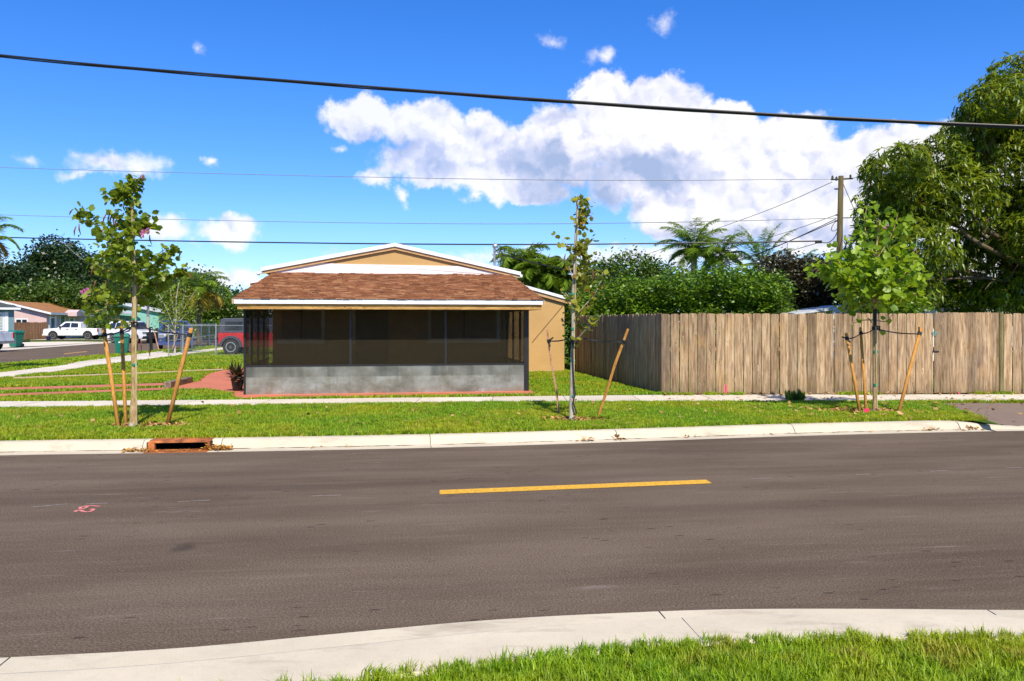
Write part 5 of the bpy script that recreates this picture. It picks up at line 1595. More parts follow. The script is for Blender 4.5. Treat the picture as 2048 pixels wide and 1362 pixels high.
tree(1900, 60, [(1850, 600, 90, 40), (1980, 600, 90, 40), (2100, 590, 110, 60), (1760, 600, 60, 35)], 9000, .35, G_DARK, 'distant dark tree seen under the mango branches', clump=12, spread=.5, depth=3)
# bare branched little tree by the chain link fence
bt = empty('sparse_tree', pt(350, 706), 0, 'sparse tree with pale bare branches beside the chain link fence post', 'tree', 'trees beyond the street')
db = bt.location.y
L0 = bt.location
curvs = []
for q in ([(350, 706), (349, 680), (350, 655), (353, 632), (352, 600), (358, 565)], [(350, 660), (338, 630), (325, 600), (312, 580)], [(350, 655), (362, 628), (378, 600), (392, 580)], [(351, 640), (345, 610), (340, 575)], [(352, 630), (365, 605), (372, 575)],
          [(349, 665), (330, 648), (316, 640)], [(351, 650), (372, 630), (385, 620)]):
    c = [v - L0 for v in px_curve(q, db)]
    MB().tube(c, [(.055 if q[0][1] > 700 else .028) * (1 - .8 * i / (len(c) - 1)) + .004 for i in range(len(c))], 5).build('branch' if q[0][1] < 700 else 'trunk', GREYBARK, bt)
    curvs.append((c, 1))
leaves_on('leaves', bt, [c for c in curvs[1:]], db, 1300, .10, G_YOUNG, .28, 'oval', tb=.1)

# ================================================================== UTILITY POLE AND LINES
dp = 35.0
ptop = at(1682, 352, dp)
pole = empty('utility_pole', (ptop.x - .15, dp, -.2), 0, 'wooden utility pole with insulators standing beyond the fence before the mango tree', 'utility pole')
H_ = ptop.z + .2
MB().tube([(0, 0, 0), (.07, 0, H_ * .5), (.15, 0, H_)], [.16, .13, .105], 10).build('shaft', POLEWOOD, pole, smooth=True)
def pl(px_, py_): return at(px_, py_, dp) - pole.location
MB().tube([pl(1662, 359), pl(1706, 357)], .035, 6).build('crossarm', POLEWOOD, pole)
for q in ((1664, 358), (1672, 360), (1700, 356)):
    MB().lathe([(.03, -.09), (.06, -.06), (.035, -.03), (.06, 0), (.035, .03), (.05, .06), (.02, .09)], 8, Matrix.Translation(pl(*q) + Vector((0, -.05, .05)))).build('insulator', simple('grey_insulator', (.08, .09, .09), .3), pole)
for q in ((1674, 430), (1673, 442), (1672, 378)):
    MB().tube([pl(q[0], q[1]) + Vector((.2, 0, 0)), pl(q[0] - 3, q[1])], .03, 6).build('bracket', BLACKP, pole)
MB().tube(smooth_path([pl(1674, 440), pl(1664, 452), pl(1662, 462), pl(1672, 462), pl(1678, 450)], 2), .014, 5).build('cable_loop', BLACKP, pole)
WIREB = simple('black_cable', (.010, .010, .012), .5, bmp=0)
WIREG = simple('weathered_grey_wire', (.30, .32, .34), .5, .4, bmp=0)
def wire(pts, r, mat, label, n=5, d=None, smooth=3, group='overhead lines'):
    P = [at(q[0], q[1], q[2]) for q in pts]
    P = smooth_path(P, smooth)
    e = empty('overhead_line', P[0], 0, label, 'overhead line', group)
    MB().tube([p_ - P[0] for p_ in P], r, n).build('cable', mat, e)
    return e
e = wire([(-900, 4, 28), (0, 113, 27), (500, 155.5, 25.5), (1024, 195, 24), (1536, 229, 22.5), (2048, 254, 20.8), (3000, 285, 18)], .034, WIREB, 'thick black overhead cable crossing the whole sky, nearest of the lines', 8)
P = smooth_path([at(q[0], q[1] + 3.0, q[2]) for q in [(-900, 4, 28), (0, 113, 27), (500, 155.5, 25.5), (1024, 195, 24), (1536, 229, 22.5), (2048, 254, 20.8), (3000, 285, 18)]], 3)
P = [p_ + Vector((0, .03, .008 * math.sin(i * 1.3))) for i, p_ in enumerate(P)]
MB().tube([p_ - e.location for p_ in P], .022, 6).build('messenger_wire', WIREB, e)
wire([(-800, 305, 60), (0, 336, 48), (700, 354, 42), (1200, 362, 38), (1664, 358, dp)], .016, WIREG, 'thin pale wire running to the top of the utility pole')
wire([(-800, 405, 60), (0, 430, 50), (500, 443, 45), (1000, 449, 41), (1400, 444, 37), (1674, 436, dp)], .016, WIREG, 'thin pale wire meeting the utility pole below its top')
e = wire([(-800, 455, 50), (0, 475, 42), (500, 485, 38), (1024, 490, 35), (1400, 486, 34), (1640, 482, 33)], .030, WIREB, 'black line passing low behind the gable roof')
bx = at(1637, 483, 33) - e.location
MB().box(bx.x - .12, bx.x + .12, bx.y - .06, bx.y + .06, bx.z - .07, bx.z + .04).build('splice_box', BLACKP, e)
MB().tube(smooth_path([bx, at(1655, 487, 33) - e.location, at(1668, 478, 34) - e.location, at(1676, 460, 35) - e.location], 2), .018, 5).build('cable_tail', WIREB, e)
wire([(1664, 364, dp), (1560, 412, 40), (1440, 455, 48), (1270, 518, 60), (1150, 560, 70)], .014, WIREB, 'thin line slanting down left from the pole top past the palms')
wire([(1672, 430, dp), (1560, 470, 40), (1440, 500, 50), (1300, 540, 62)], .012, WIREB, 'upper one of the thin lines fanning down left from the pole')
wire([(1672, 438, dp), (1560, 492, 33), (1440, 533, 31), (1300, 562, 29), (1150, 545, 27), (1005, 510, 25.1)], .018, WIREB, 'service drop sagging from the pole to the roof mast')
wire([(1672, 442, dp), (1580, 482, 38), (1480, 524, 44), (1340, 565, 50)], .018, WIREB, 'lower one of the thin lines fanning down left from the pole')
wire([(1635, 486, 33), (1560, 508, 38), (1480, 532, 42), (1360, 562, 46)], .014, WIREB, 'line dropping left from the splice box')
wire([(1684, 362, dp), (1700, 400, dp), (1722, 450, dp - 2), (1745, 520, dp - 4)], .014, WIREB, 'guy wire dropping right from the pole into the street tree crown')
wire([(1682, 436, dp), (1760, 434, 34), (1900, 440, 33), (2400, 400, 33)], .02, WIREB, 'line leaving the pole to the right behind the mango tree')
wire([(1706, 356, dp), (1760, 344, 34), (1900, 330, 33), (2400, 280, 33)], .012, WIREG, 'pale wire leaving the pole top to the right behind the mango tree')
wire([(70, 495, 30), (115, 486, 30), (150, 490, 30)], .015, WIREB, 'short piece of cable hanging at the dark tree top on the left', smooth=2)
wire([(125, 483, 42), (150, 508, 42), (168, 520, 42)], .012, WIREG, 'short pale wire slanting down beside the left street tree', smooth=2)
ant = empty('antenna_mast', Vector(((1245 - CX) / F * 60, 60, -.2)), 0, 'thin far antenna mast poking above the olive green bush', 'antenna')
MB().tube([(0, 0, 0), (0, 0, at(1245, 505, 60).z + .2)], [.10, .035], 6).build('mast', POLEWOOD, ant)
an2 = empty('antenna_mast', Vector(((1575 - CX) / F * 50, 50, -.2)), 0, 'hair thin far rod standing above the dark purple shrub', 'antenna')
MB().tube([(0, 0, 0), (0, 0, at(1575, 485, 50).z + .2)], .02, 5).build('mast', METAL, an2)

# ================================================================== VEHICLES
def loft_body(prof, hw, mat, name, parent, bevel=.03):
    """side outline (x,z) given thickness; hw(z) is half width at height z"""
    m = MB(); n = len(prof)
    vs = [Vector((x, -hw(z), z)) for x, z in prof] + [Vector((x, hw(z), z)) for x, z in prof]
    fs = [tuple(range(n)), tuple(range(2 * n - 1, n - 1, -1))] + [(i, n + i, n + (i + 1) % n, (i + 1) % n) for i in range(n)]
    m.add(vs, fs)
    me = m.mesh(name, mat)
    import bmesh
    bm = bmesh.new(); bm.from_mesh(me)
    es = [e for e in bm.edges if len(e.link_faces) == 2 and e.calc_face_angle(0) > .5]
    if bevel: bmesh.ops.bevel(bm, geom=es, offset=bevel, segments=2, affect='EDGES', profile=.6, clamp_overlap=True)
    bmesh.ops.triangulate(bm, faces=[f for f in bm.faces if len(f.verts) > 4])
    bm.to_mesh(me); bm.free()
    return link(name, me, parent)
def arch(cx, r, z0, n=8):
    return [(cx - r * math.cos(math.pi * i / n), z0 + r * math.sin(math.pi * i / n)) for i in range(n + 1)]
def wheel(parent, x, y, r, w_, rim_r, side, spokes=5):
    """side = +1 outer face towards +y"""
    M = Matrix.Translation((x, y, r)) @ Matrix.Rotation(R(-90) * side, 4, 'X')
    o = MB().lathe([(rim_r, -w_ / 2), (r * .95, -w_ / 2), (r, -w_ * .3), (r, w_ * .3), (r * .95, w_ / 2), (rim_r, w_ / 2)], 20, M).build('wheel', RUBBER, parent)
    m = MB().lathe([(rim_r + .005, w_ / 2 - .03), (rim_r + .005, w_ / 2 + .004), (rim_r * .86, w_ / 2 + .004), (rim_r * .82, w_ / 2 - .05)], 20, M)
    for k in range(spokes):
        a = 2 * math.pi * k / spokes; q = M @ Matrix.Rotation(a, 4, 'Z')
        m.box(-.035, .035, 0, rim_r * .9, w_ / 2 - .035, w_ / 2 - .005, q)
    m.lathe([(0, w_ / 2 - .04), (.07, w_ / 2 - .04), (.06, w_ / 2 + .0), (0, w_ / 2)], 10, M)
    m.build('rim', RIM, o)
    return o
LAMP = simple('headlamp_glass', (.22, .23, .24), .1, bmp=0)
TAIL = simple('tail_lamp', (.35, .01, .01), .2, bmp=0)
def side_glass(parent, poly, hw, name='window'):
    for s in (-1, 1):
        m = MB(); n = len(poly)
        vs = [Vector((x, s * (hw(z) - .002), z)) for x, z in poly] + [Vector((x, s * (hw(z) + .006), z)) for x, z in poly]
        m.add(vs, [tuple(range(n)), tuple(range(n, 2 * n))[::-1]] + [(i, (i + 1) % n, n + (i + 1) % n, n + i) for i in range(n)])
        m.build(name, GLASS, parent)
def pickup(label, loc, rz, paint, group='vehicles parked along the side street'):
    """crew cab pickup, 5.3 m, front to +x"""
    e = empty('pickup_truck', loc, rz, label, 'pickup truck', group)
    hw = lambda z: .93 - .03 * max(0, .5 - z) - max(0, z - 1.08) * .36
    body = [(-2.62, .52), (-2.20, .42), *[(x, z) for x, z in arch(-1.62, .47, .42)], (-1.0, .36), (1.12, .36), *[(x, z) for x, z in arch(1.72, .47, .42)], (2.45, .38), (2.66, .5), (2.68, .86), (2.58, 1.06), (1.22, 1.16), (-2.58, 1.12)]
    loft_body(body, hw, paint, 'body', e)
    cab = [(-.92, 1.10), (-.86, 1.66), (-.70, 1.76), (.55, 1.78), (.78, 1.70), (1.32, 1.14)]
    loft_body(cab, hw, paint, 'cab', e, .04)
    g = lambda z: hw(z)
    side_glass(e, [(-.70, 1.20), (-.66, 1.62), (.02, 1.66), (.02, 1.20)], g)
    side_glass(e, [(.10, 1.20), (.10, 1.66), (.58, 1.66), (1.06, 1.20)], g)
    MB().add([(1.30, -.74, 1.19), (1.30, .74, 1.19), (.83, .62, 1.69), (.83, -.62, 1.69), (1.315, -.74, 1.20), (1.315, .74, 1.20), (.845, .62, 1.70), (.845, -.62, 1.70)], [(0, 1, 2, 3), (4, 5, 6, 7), (0, 1, 5, 4), (2, 3, 7, 6), (1, 2, 6, 5), (3, 0, 4, 7)]).build('windscreen', GLASS, e)
    MB().box(-2.5, -.98, -.78, .78, 1.118, 1.126).build('bed_floor', BLACKP, e)
    MB().box(2.66, 2.70, -.55, .55, .62, .98).build('grille', BLACKP, e)
    MB().box(2.60, 2.74, -.92, .92, .40, .58).build('bumper', paint, e)
    MB().box(-2.74, -2.60, -.90, .90, .46, .62).build('bumper', METAL, e)
    for s in (-1, 1):
        MB().box(2.56, 2.69, s * .62, s * .92, .80, 1.0).build('headlight', LAMP, e)
        MB().box(-2.64, -2.55, s * .80, s * .925, .75, 1.08).build('tail_light', TAIL, e)
        MB().box(.92, 1.06, s * .90, s * 1.08, 1.16, 1.34).build('mirror', BLACKP, e)
        for hx in (-.62, .22): MB().box(hx, hx + .2, s * .925, s * .955, 1.0, 1.04).build('door_handle', BLACKP, e)
        for x in (-1.62, 1.72): wheel(e, x, s * .80, .39, .25, .24, s)
        MB().box(-1.1, 1.2, s * .915, s * .935, .36, .42).build('side_step', BLACKP, e)
        for sx in (.06, -.80): MB().box(sx - .006, sx + .006, s * .922, s * .932, .45, 1.12).build('door_seam', BLACKP, e)
    return e
WPAINT = m_paint('white_car_paint', (.78, .78, .79))
def rzdir(dx, dy): return math.atan2(dy, dx)
pg = pt(98, 680, -.19)
dpk = 82.0
def atx(px_, d, z): return Vector(((px_ - CX) / F * d, d, z))
pickup('white crew cab pickup truck parked in front of the pink house', atx(150.5, dpk, -.19), math.pi + R(2), WPAINT)
pickup('white truck whose tail only shows at the left edge beside a green bin', atx(-84, 47, -.12), math.pi + R(3), WPAINT)

def suv(label, loc, rz, paint, lower, group='vehicles parked along the side street', name='parked_suv', cat='SUV'):
    e = empty(name, loc, rz, label, cat, group)
    hw = lambda z: .93 - max(0, z - 1.0) * .34
    body = [(-2.3, .5), (-2.1, .36), *arch(-1.42, .43, .38), (-.9, .32), (.95, .32), *arch(1.45, .43, .38), (2.2, .36), (2.36, .52), (2.34, .82), (2.2, 1.0), (1.0, 1.10), (-2.3, 1.08)]
    loft_body(body, hw, paint, 'body', e)
    cab = [(-2.28, 1.04), (-2.12, 1.60), (-1.9, 1.72), (-.1, 1.76), (.35, 1.68), (1.12, 1.08)]
    loft_body(cab, hw, paint, 'cabin', e, .04)
    side_glass(e, [(-2.0, 1.16), (-1.9, 1.58), (-1.2, 1.62), (-1.2, 1.16)], hw)
    side_glass(e, [(-1.12, 1.16), (-1.12, 1.62), (-.25, 1.64), (-.25, 1.16)], hw)
    side_glass(e, [(-.17, 1.16), (-.17, 1.64), (.25, 1.60), (.86, 1.16)], hw)
    MB().add([(1.10, -.74, 1.13), (1.10, .74, 1.13), (.41, .60, 1.66), (.41, -.60, 1.66), (1.12, -.74, 1.14), (1.12, .74, 1.14), (.43, .60, 1.67), (.43, -.60, 1.67)], [(0, 1, 2, 3), (4, 5, 6, 7), (0, 1, 5, 4), (2, 3, 7, 6), (1, 2, 6, 5), (3, 0, 4, 7)]).build('windscreen', GLASS, e)
    MB().box(2.30, 2.39, -.60, .60, .60, .90).build('grille', BLACKP, e)
    MB().box(2.26, 2.42, -.90, .90, .36, .58).build('bumper', lower, e)
    MB().box(-2.42, -2.26, -.90, .90, .40, .66).build('bumper', lower, e)
    for s in (-1, 1):
        MB().box(2.14, 2.37, s * .62, s * .925, .76, .94).build('headlight', LAMP, e)
        MB().box(-2.33, -2.2, s * .76, s * .925, .8, 1.05).build('tail_light', TAIL, e)
        MB().box(.72, .86, s * .90, s * 1.06, 1.12, 1.28).build('mirror', lower, e)
        for x in (-1.42, 1.45): wheel(e, x, s * .80, .36, .23, .235, s)
        MB().box(-.95, 1.0, s * .915, s * .94, .30, .46).build('side_skirt', lower, e)
    return e
suv('white and black marked SUV parked behind the strap of the left tree', atx(268, 66, -.12), R(-30), WPAINT, BLACKP)
BLUE = m_paint('dark_blue_car_paint', (.018, .050, .22))
bt_ = pickup('dark blue truck facing the camera behind the chain link fence', atx(350, 49.0, -.12), math.atan2(-.987, .163) + R(14), BLUE)
MB().box(-2.58, -.9, -.84, .84, 1.10, 1.62).build('bed_cap', BLUE, bt_, bevel=.08)
CHROME = simple('dark_chrome', (.10, .10, .11), .25, .8, bmp=0)
for z in (.66, .75, .84, .93): MB().box(2.70, 2.715, -.52, .52, z, z + .03).build('grille_bar', CHROME, bt_)

REDP = m_paint('red_car_paint', (.46, .008, .012))
GREYP = simple('dark_grey_hardtop', (.045, .052, .068), .55, bmp=.1)
jp = empty('off_roader', atx(438, 40, 0) + Vector((2.15, 0, 0)), R(2), 'red and grey boxy off-road car with a spare wheel, parked left of the porch', 'off-road car', 'vehicles parked along the side street')
hwj = lambda z: .78 - max(0, z - 1.1) * .12
b_ = [(-1.92, .50), (-1.75, .48), *arch(-1.30, .44, .40), (-.80, .38), (.85, .38), *arch(1.30, .44, .40), (1.85, .46), (1.9, 1.0), (.62, 1.08), (-1.92, 1.06)]
loft_body(b_, hwj, REDP, 'body', jp, .02)
loft_body([(-1.90, 1.06), (-1.84, 1.70), (-1.70, 1.76), (.28, 1.76), (.38, 1.70), (.62, 1.08)], hwj, GREYP, 'hard_top', jp, .03)
side_glass(jp, [(-1.62, 1.18), (-1.60, 1.60), (-.78, 1.60), (-.78, 1.18)], hwj)
side_glass(jp, [(-.62, 1.18), (-.62, 1.62), (.22, 1.62), (.42, 1.18)], hwj)
MB().box(1.88, 1.93, -.5, .5, .6, .98).build('grille', BLACKP, jp)
MB().box(1.9, 2.08, -.82, .82, .42, .58).build('bumper', GREYP, jp)
MB().box(-2.08, -1.90, -.82, .82, .42, .60).build('bumper', GREYP, jp)
M_ = Matrix.Translation((-2.08, .05, 1.02)) @ Matrix.Rotation(R(90), 4, 'Y')
MB().lathe([(.10, -.12), (.34, -.12), (.38, -.07), (.38, .07), (.34, .12), (.10, .12)], 18, M_).build('spare_wheel', RUBBER, jp)
for s in (-1, 1):
    for x in (-1.30, 1.30):
        wheel(jp, x, s * .76, .39, .25, .235, s)
        A_ = arch(x, .53, .40, 10); B_ = arch(x, .42, .40, 10)
        poly = A_ + B_[::-1]
        m = MB(); nn_ = len(A_)
        for i in range(nn_ - 1):
            q = [A_[i], A_[i + 1], B_[i + 1], B_[i]]
            m.prism(q, s * .74, s * .92, 'y')
        m.build('fender', GREYP, jp)
    MB().box(.40, .5, s * .78, s * .96, 1.1, 1.28).build('mirror', BLACKP, jp)
    MB().box(-1.94, -1.90, s * .62, s * .76, .85, 1.02).build('tail_light', TAIL, jp)
    MB().box(1.88, 1.94, s * .52, s * .7, .78, .94).build('headlight', LAMP, jp)

# camper van roof above the fence
RVW = simple('camper_white', (.74, .74, .73), .4, bmp=0)
dr_ = 26.6
zt = at(0, 612, dr_).z
rv = empty('camper_van', atx(1640, dr_, 0), R(2), 'white camper van with a pale rolled awning, its roof just showing over the fence', 'camper van')
hwr = lambda z: .92 - .25 * max(0, z - 1.7)
loft_body([(0, .35), (4.3, .35), (4.4, 1.0), (3.9, 1.5), (3.3, zt - .06), (2.9, zt), (.35, zt + .02), (.05, zt - .10)], hwr, RVW, 'body', rv, .05)
side_glass(rv, [(.12, 1.45), (.12, zt - .24), (3.1, zt - .24), (3.5, 1.45)], hwr)
m = MB(); m.add([Vector(v) for v in ((-1.22, -1.0, zt - .24), (0.03, -.9, zt - .05), (.03, .7, zt - .03), (-1.22, .7, zt - .22), (-1.22, -1.0, zt - .29), (0.03, -.9, zt - .15), (.03, .7, zt - .15), (-1.22, .7, zt - .27))],
         [(0, 1, 2, 3), (7, 6, 5, 4), (0, 4, 5, 1), (1, 5, 6, 2), (2, 6, 7, 3), (3, 7, 4, 0)])
m.build('awning', simple('awning_grey_white', (.50, .53, .57), .7, bmp=0), rv)
MB().box(.42, .56, -.93, -.86, zt - .12, zt - .08).build('marker_lamp', TAIL, rv)
for x in (-1.1, -.2): MB().tube([(x, -.9, 0), (x, -.9, zt - .22)], .012, 6).build('awning_strut', RVW, rv)
for s in (-1, 1):
    for x in (.9, 3.6): wheel(rv, x, s * .78, .33, .2, .2, s)

# ================================================================== NEIGHBOURS
def vwall(name, parent, x0, x1, y0, y1, z0, z1, mat): return MB().box(x0, x1, y0, y1, z0, z1).build(name, mat, parent)
# pink house: local x = along road, y = away; corner of gable wall and long front at origin
ph = empty('pink_house', atx(93, 85, -.2), HANG, 'pink bungalow with orange brown roof and white shutters on the left', 'house')
PINKW = m_stucco('pink_stucco', (.60, .43, .40)); ORANGE = simple('orange_brown_roofing', (.34, .15, .04), .9, var=.25, scale=2, bmp=.3)
pc = PINKW
zE, zP, hwid, Lh = 2.80, 3.95, 4.3, 13.0
MB().prism([(-8.6, 0), (0, 0), (0, zE - .12), (-hwid, zP - .16), (-8.6, zE - .12)], 0, .2, 'y').build('gable_wall', pc, ph)
vwall('wall', ph, -.2, 0, .203, Lh, 0, zE, pc); vwall('wall', ph, -8.6, -8.4, .203, Lh, 0, zE, pc)
for sx, xe in ((0, .55), (1, -9.15)):
    a = (-hwid, zP); b = (xe, zE - .1)
    for y0, y1, t0, t1, nm, mt in ((-.42, Lh + .4, 0, .06, 'roof', ORANGE), (-.47, -.425, -.02, .17, 'rake_board', WHITE)):
        MB().add([(a[0], y0, a[1] - t0), (b[0], y0, b[1] - t0), (b[0], y1, b[1] - t0), (a[0], y1, a[1] - t0), (a[0], y0, a[1] - t1), (b[0], y0, b[1] - t1), (b[0], y1, b[1] - t1), (a[0], y1, a[1] - t1)],
                 [(0, 1, 2, 3), (7, 6, 5, 4), (0, 4, 5, 1), (1, 5, 6, 2), (2, 6, 7, 3), (3, 7, 4, 0)]).build(nm, mt, ph)
MB().box(.56, .60, -.47, Lh + .4, zE - .30, zE - .08).build('fascia_board', WHITE, ph)
MB().box(.0, .56, .0, Lh, zE - .20, zE - .17).build('soffit', WHITE, ph)
def ly(px_):       # local y on the long front seen at picture column px
    best, bv = 0, 1e9
    for i in range(0, 1400):
        l = i * .01; w_ = ph.location + Vector((-math.sin(HANG) * l, math.cos(HANG) * l, 0))
        v = abs(CX + F * w_.x / w_.y - px_)
        if v < bv: best, bv = l, v
    return best
def front_window(p0, p1, z0, z1, shutters=True, green=False):
    y0, y1 = ly(p0), ly(p1)
    f = MB().box(.003, .05, y0, y1, z0, z1).build('window', WHITE, ph)
    MB().box(.051, .06, y0 + .1, y1 - .1, z0 + .1, z1 - .1).build('pane', simple('green_pane', (.01, .12, .05), .2) if green else GLASS, f)
    MB().box(.061, .07, (y0 + y1) / 2 - .05, (y0 + y1) / 2 + .05, z0 + .1, z1 - .1).build('mullion', WHITE, f)
    if shutters:
        w_ = (y1 - y0) * .45
        for s0, s1 in ((y0 - w_ - .02, y0 - .02), (y1 + .02, y1 + w_ + .02)):
            MB().box(.003, .06, s0, s1, z0 - .1, z1 + .1).build('shutter', WHITE, ph)
front_window(101, 108.5, .9, 2.25); front_window(139.5, 146, 1.2, 2.2, green=True); front_window(170, 174, .9, 2.2)
y0, y1 = ly(120.5), ly(127)
d_ = MB().box(.003, .05, y0 - .1, y1 + .1, 0, 2.3).build('door', simple('door_green', (.01, .13, .055), .4), ph)
MB().box(.04, .08, y0 - .3, y0 - .1, 0, 2.35).build('door_frame', WHITE, ph); MB().box(.04, .08, y1 + .1, y1 + .3, 0, 2.35).build('door_frame', WHITE, ph)
MB().prism([(ly(124), zE - .42), (ly(157), zE - .42), (ly(157), zE - .30), (ly(130), zE + .28), (ly(124), zE + .0)], .3, 1.5, 'x').build('porch_gable', pc, ph)
MB().add([(1.52, ly(124), zE + .0), (1.52, ly(130), zE + .30), (1.52, ly(158), zE - .26), (1.6, ly(124), zE + .0), (1.6, ly(130), zE + .30), (1.6, ly(158), zE - .26), (1.52, ly(158), zE - .44), (1.6, ly(158), zE - .44), (1.52, ly(130), zE + .12), (1.6, ly(130), zE + .12)],
         [(1, 2, 6, 8), (4, 5, 7, 9), (1, 4, 5, 2), (8, 6, 7, 9)]).build('rake_board', WHITE, ph)
f = MB().box(-2.95, -1.75, -.05, -.003, 1.0, 2.1).build('window', WHITE, ph)
for a_, b_ in ((-2.85, -2.4), (-2.3, -1.85)): MB().box(a_, b_, -.07, -.051, 1.1, 2.0).build('pane', GLASS, f)

# blue house at the left edge
bh = empty('blue_house', atx(28, 72, -.2), R(31), 'grey blue house with a dark flat roof at the left edge', 'house')
BLUEW = m_stucco('blue_stucco', (.15, .25, .28))
zz = at(0, 617, 72).z + .2
MB().box(-9, 0, 0, 7, 0, zz).build('wall', BLUEW, bh)
m = MB(); m.prism([(-9.5, zz + .02), (.5, zz + .02), (.0, zz + .30), (-3, zz + .75), (-9.5, zz + .75)], -.5, 7.5, 'y'); m.build('roof', simple('dark_grey_roofing', (.07, .08, .09), .9), bh)
MB().box(-9.5, .5, -.56, -.505, zz - .10, zz + .07).build('fascia_board', WHITE, bh)
f = MB().box(-1.9, -1.05 + .3, -.04, -.003, .95, zz - .35).build('window', WHITE, bh)
MB().box(-1.8, -.85, -.06, -.041, 1.05, zz - .45).build('pane', simple('pale_blind_glass', (.35, .40, .38), .2, bmp=0), f)
for z in (1.25, 1.5, 1.75): MB().box(-1.8, -.85, -.07, -.061, z, z + .025).build('blind_slat', WHITE, f)
MB().box(-.72, -.42, -.05, -.003, .9, zz - .3).build('shutter', WHITE, bh)
MB().box(-2.4, -.05, -1.6, -.9, 0, .95).build('planter_wall', simple('dark_red_brick', (.16, .035, .02), .9, var=.3), bh)
# mint house further on
mh = empty('mint_house', atx(240, 112, -.2), R(9), 'mint green house with pale roof behind the left street tree', 'house')
MINT = m_stucco('mint_stucco', (.22, .48, .40))
MB().box(-6, 5, 0, 8, 0, 3.1).build('wall', MINT, mh)
for s in (-1, 1):
    MB().add([(-.5, -.5, 4.4), (-.5 + s * 6.5, -.5, 3.0), (-.5 + s * 6.5, 8, 3.0), (-.5, 8, 4.4), (-.5, -.5, 4.25), (-.5 + s * 6.5, -.5, 2.85), (-.5 + s * 6.5, 8, 2.85), (-.5, 8, 4.25)],
             [(0, 1, 2, 3), (7, 6, 5, 4), (0, 4, 5, 1), (1, 5, 6, 2), (2, 6, 7, 3), (3, 7, 4, 0)]).build('roof', simple('pale_grey_roofing', (.50, .52, .52), .8), mh)
MB().prism([(-6, 3.1), (5, 3.1), (-.5, 4.2)], 0, .2, 'y').build('gable_wall', MINT, mh)
f = MB().box(-.8, .6, -.06, -.003, .9, 2.2).build('window', WHITE, mh); MB().box(-.65, .45, -.08, -.061, 1.05, 2.05).build('pane', GLASS, f)
lh = empty('lilac_house', atx(185, 104, -.2), R(9), 'low grey lilac house with a pale roof just right of the pink house', 'house')
MB().box(-2.5, 1.2, 0, 7, 0, 2.8).build('wall', m_stucco('lilac_stucco', (.42, .36, .40)), lh)
MB().prism([(-3, 2.8), (3.6, 2.8), (3.2, 3.1), (-1.2, 3.5), (-3, 3.3)], -.4, 7.4, 'y').build('roof', simple('pale_grey_roofing', (.50, .52, .52), .8), lh)
f = MB().box(-1.6, -.2, -.06, -.003, .9, 2.2).build('window', WHITE, lh); MB().box(-1.45, -.35, -.08, -.061, 1.05, 2.05).build('pane', GLASS, f)
# low house behind the mango tree
gh_ = empty('pale_house', atx(1985, 44, -.2), R(8), 'pale walled house glimpsed under the mango tree above the fence', 'house')
zz = at(0, 614, 44).z + .2
MB().box(-1.4, 6, 0, 6, 0, zz).build('wall', simple('off_white_wall', (.62, .60, .58), .8), gh_)
MB().box(-5.2, -1.45, 1, 6, 0, zz - .4).build('wall', simple('plain_tan_wall', (.30, .22, .14), .8), gh_)  # lower wing, its wall in one even tan colour
MB().box(-5.6, -1.45, .5, 6.5, zz - .38, zz - .26).build('roof', simple('pale_grey_roofing', (.50, .52, .52), .8), gh_)
MB().box(-1.5, 6.2, -.1, 6.2, zz + .01, zz + .12).build('roof', simple('red_brown_roofing', (.20, .07, .03), .9), gh_)
# brown fence before the pink house
nf = empty('wooden_fence', atx(28.5, 83.5, -.2), R(4), 'dark brown board fence in front of the pink house', 'fence')
fl = (92 - 28.5) / F * 83.5
pm = MB().box(0, .142, 0, .03, 0, 1.72).mesh('picket', DARKPICKET)
k = int(fl / .15)
for i in range(k): link('picket', pm, nf, (i * fl / k, random.uniform(-.02, .02), random.uniform(-.03, .03)))
for z in (.4, 1.4): MB().box(0, fl, .045, .08, z, z + .1).build('rail', DARKPICKET, nf)

# green wheeled bins
BING = simple('green_bin_plastic', (.010, .155, .105), .45, bmp=0)
def bin_(label, loc, rz, s=1.0, col=BING, h=1.05):
    e = empty('wheeled_bin', loc, rz, label, 'bin', 'green wheeled bins')
    lo, hi = (.24, .27), (.33, .40)
    vs = [(sx * lo[0], sy * lo[1], .03) for sx, sy in ((-1, -1), (1, -1), (1, 1), (-1, 1))] + [(sx * hi[0], sy * hi[1], h * .88) for sx, sy in ((-1, -1), (1, -1), (1, 1), (-1, 1))]
    MB().add(vs, [(3, 2, 1, 0), (4, 5, 6, 7), (0, 1, 5, 4), (1, 2, 6, 5), (2, 3, 7, 6), (3, 0, 4, 7)]).build('body', col, e, bevel=.03)
    MB().box(-hi[0] - .03, hi[0] + .03, -hi[1] - .03, hi[1] + .03, h * .84, h * .89).build('rim', col, e, bevel=.01)
    MB().add([(-.36, -.44, h * .895), (.36, -.44, h * .895), (.36, .44, h * .895), (-.36, .44, h * .895), (-.26, -.32, h), (.26, -.32, h), (.26, .34, h), (-.26, .34, h)],
             [(3, 2, 1, 0), (4, 5, 6, 7), (0, 1, 5, 4), (1, 2, 6, 5), (2, 3, 7, 6), (3, 0, 4, 7)]).build('lid', col, e, bevel=.02)
    MB().tube([(-.3, .46, h * .86), (.3, .46, h * .86)], .02, 6).build('handle', col, e)
    for s_ in (-1, 1):
        M = Matrix.Translation((s_ * .28, .28, .12)) @ Matrix.Rotation(R(90), 4, 'Y')
        MB().lathe([(.03, -.03), (.12, -.03), (.12, .03), (.03, .03)], 12, M).build('wheel', BLACKP, e)
    return e
b1 = bin_('green wheeled bin on the kerb ramp, behind the stakes of the left tree', atx(244, 40.5, -.0) + Vector((0, 0, -.10)), R(20), h=1.12)
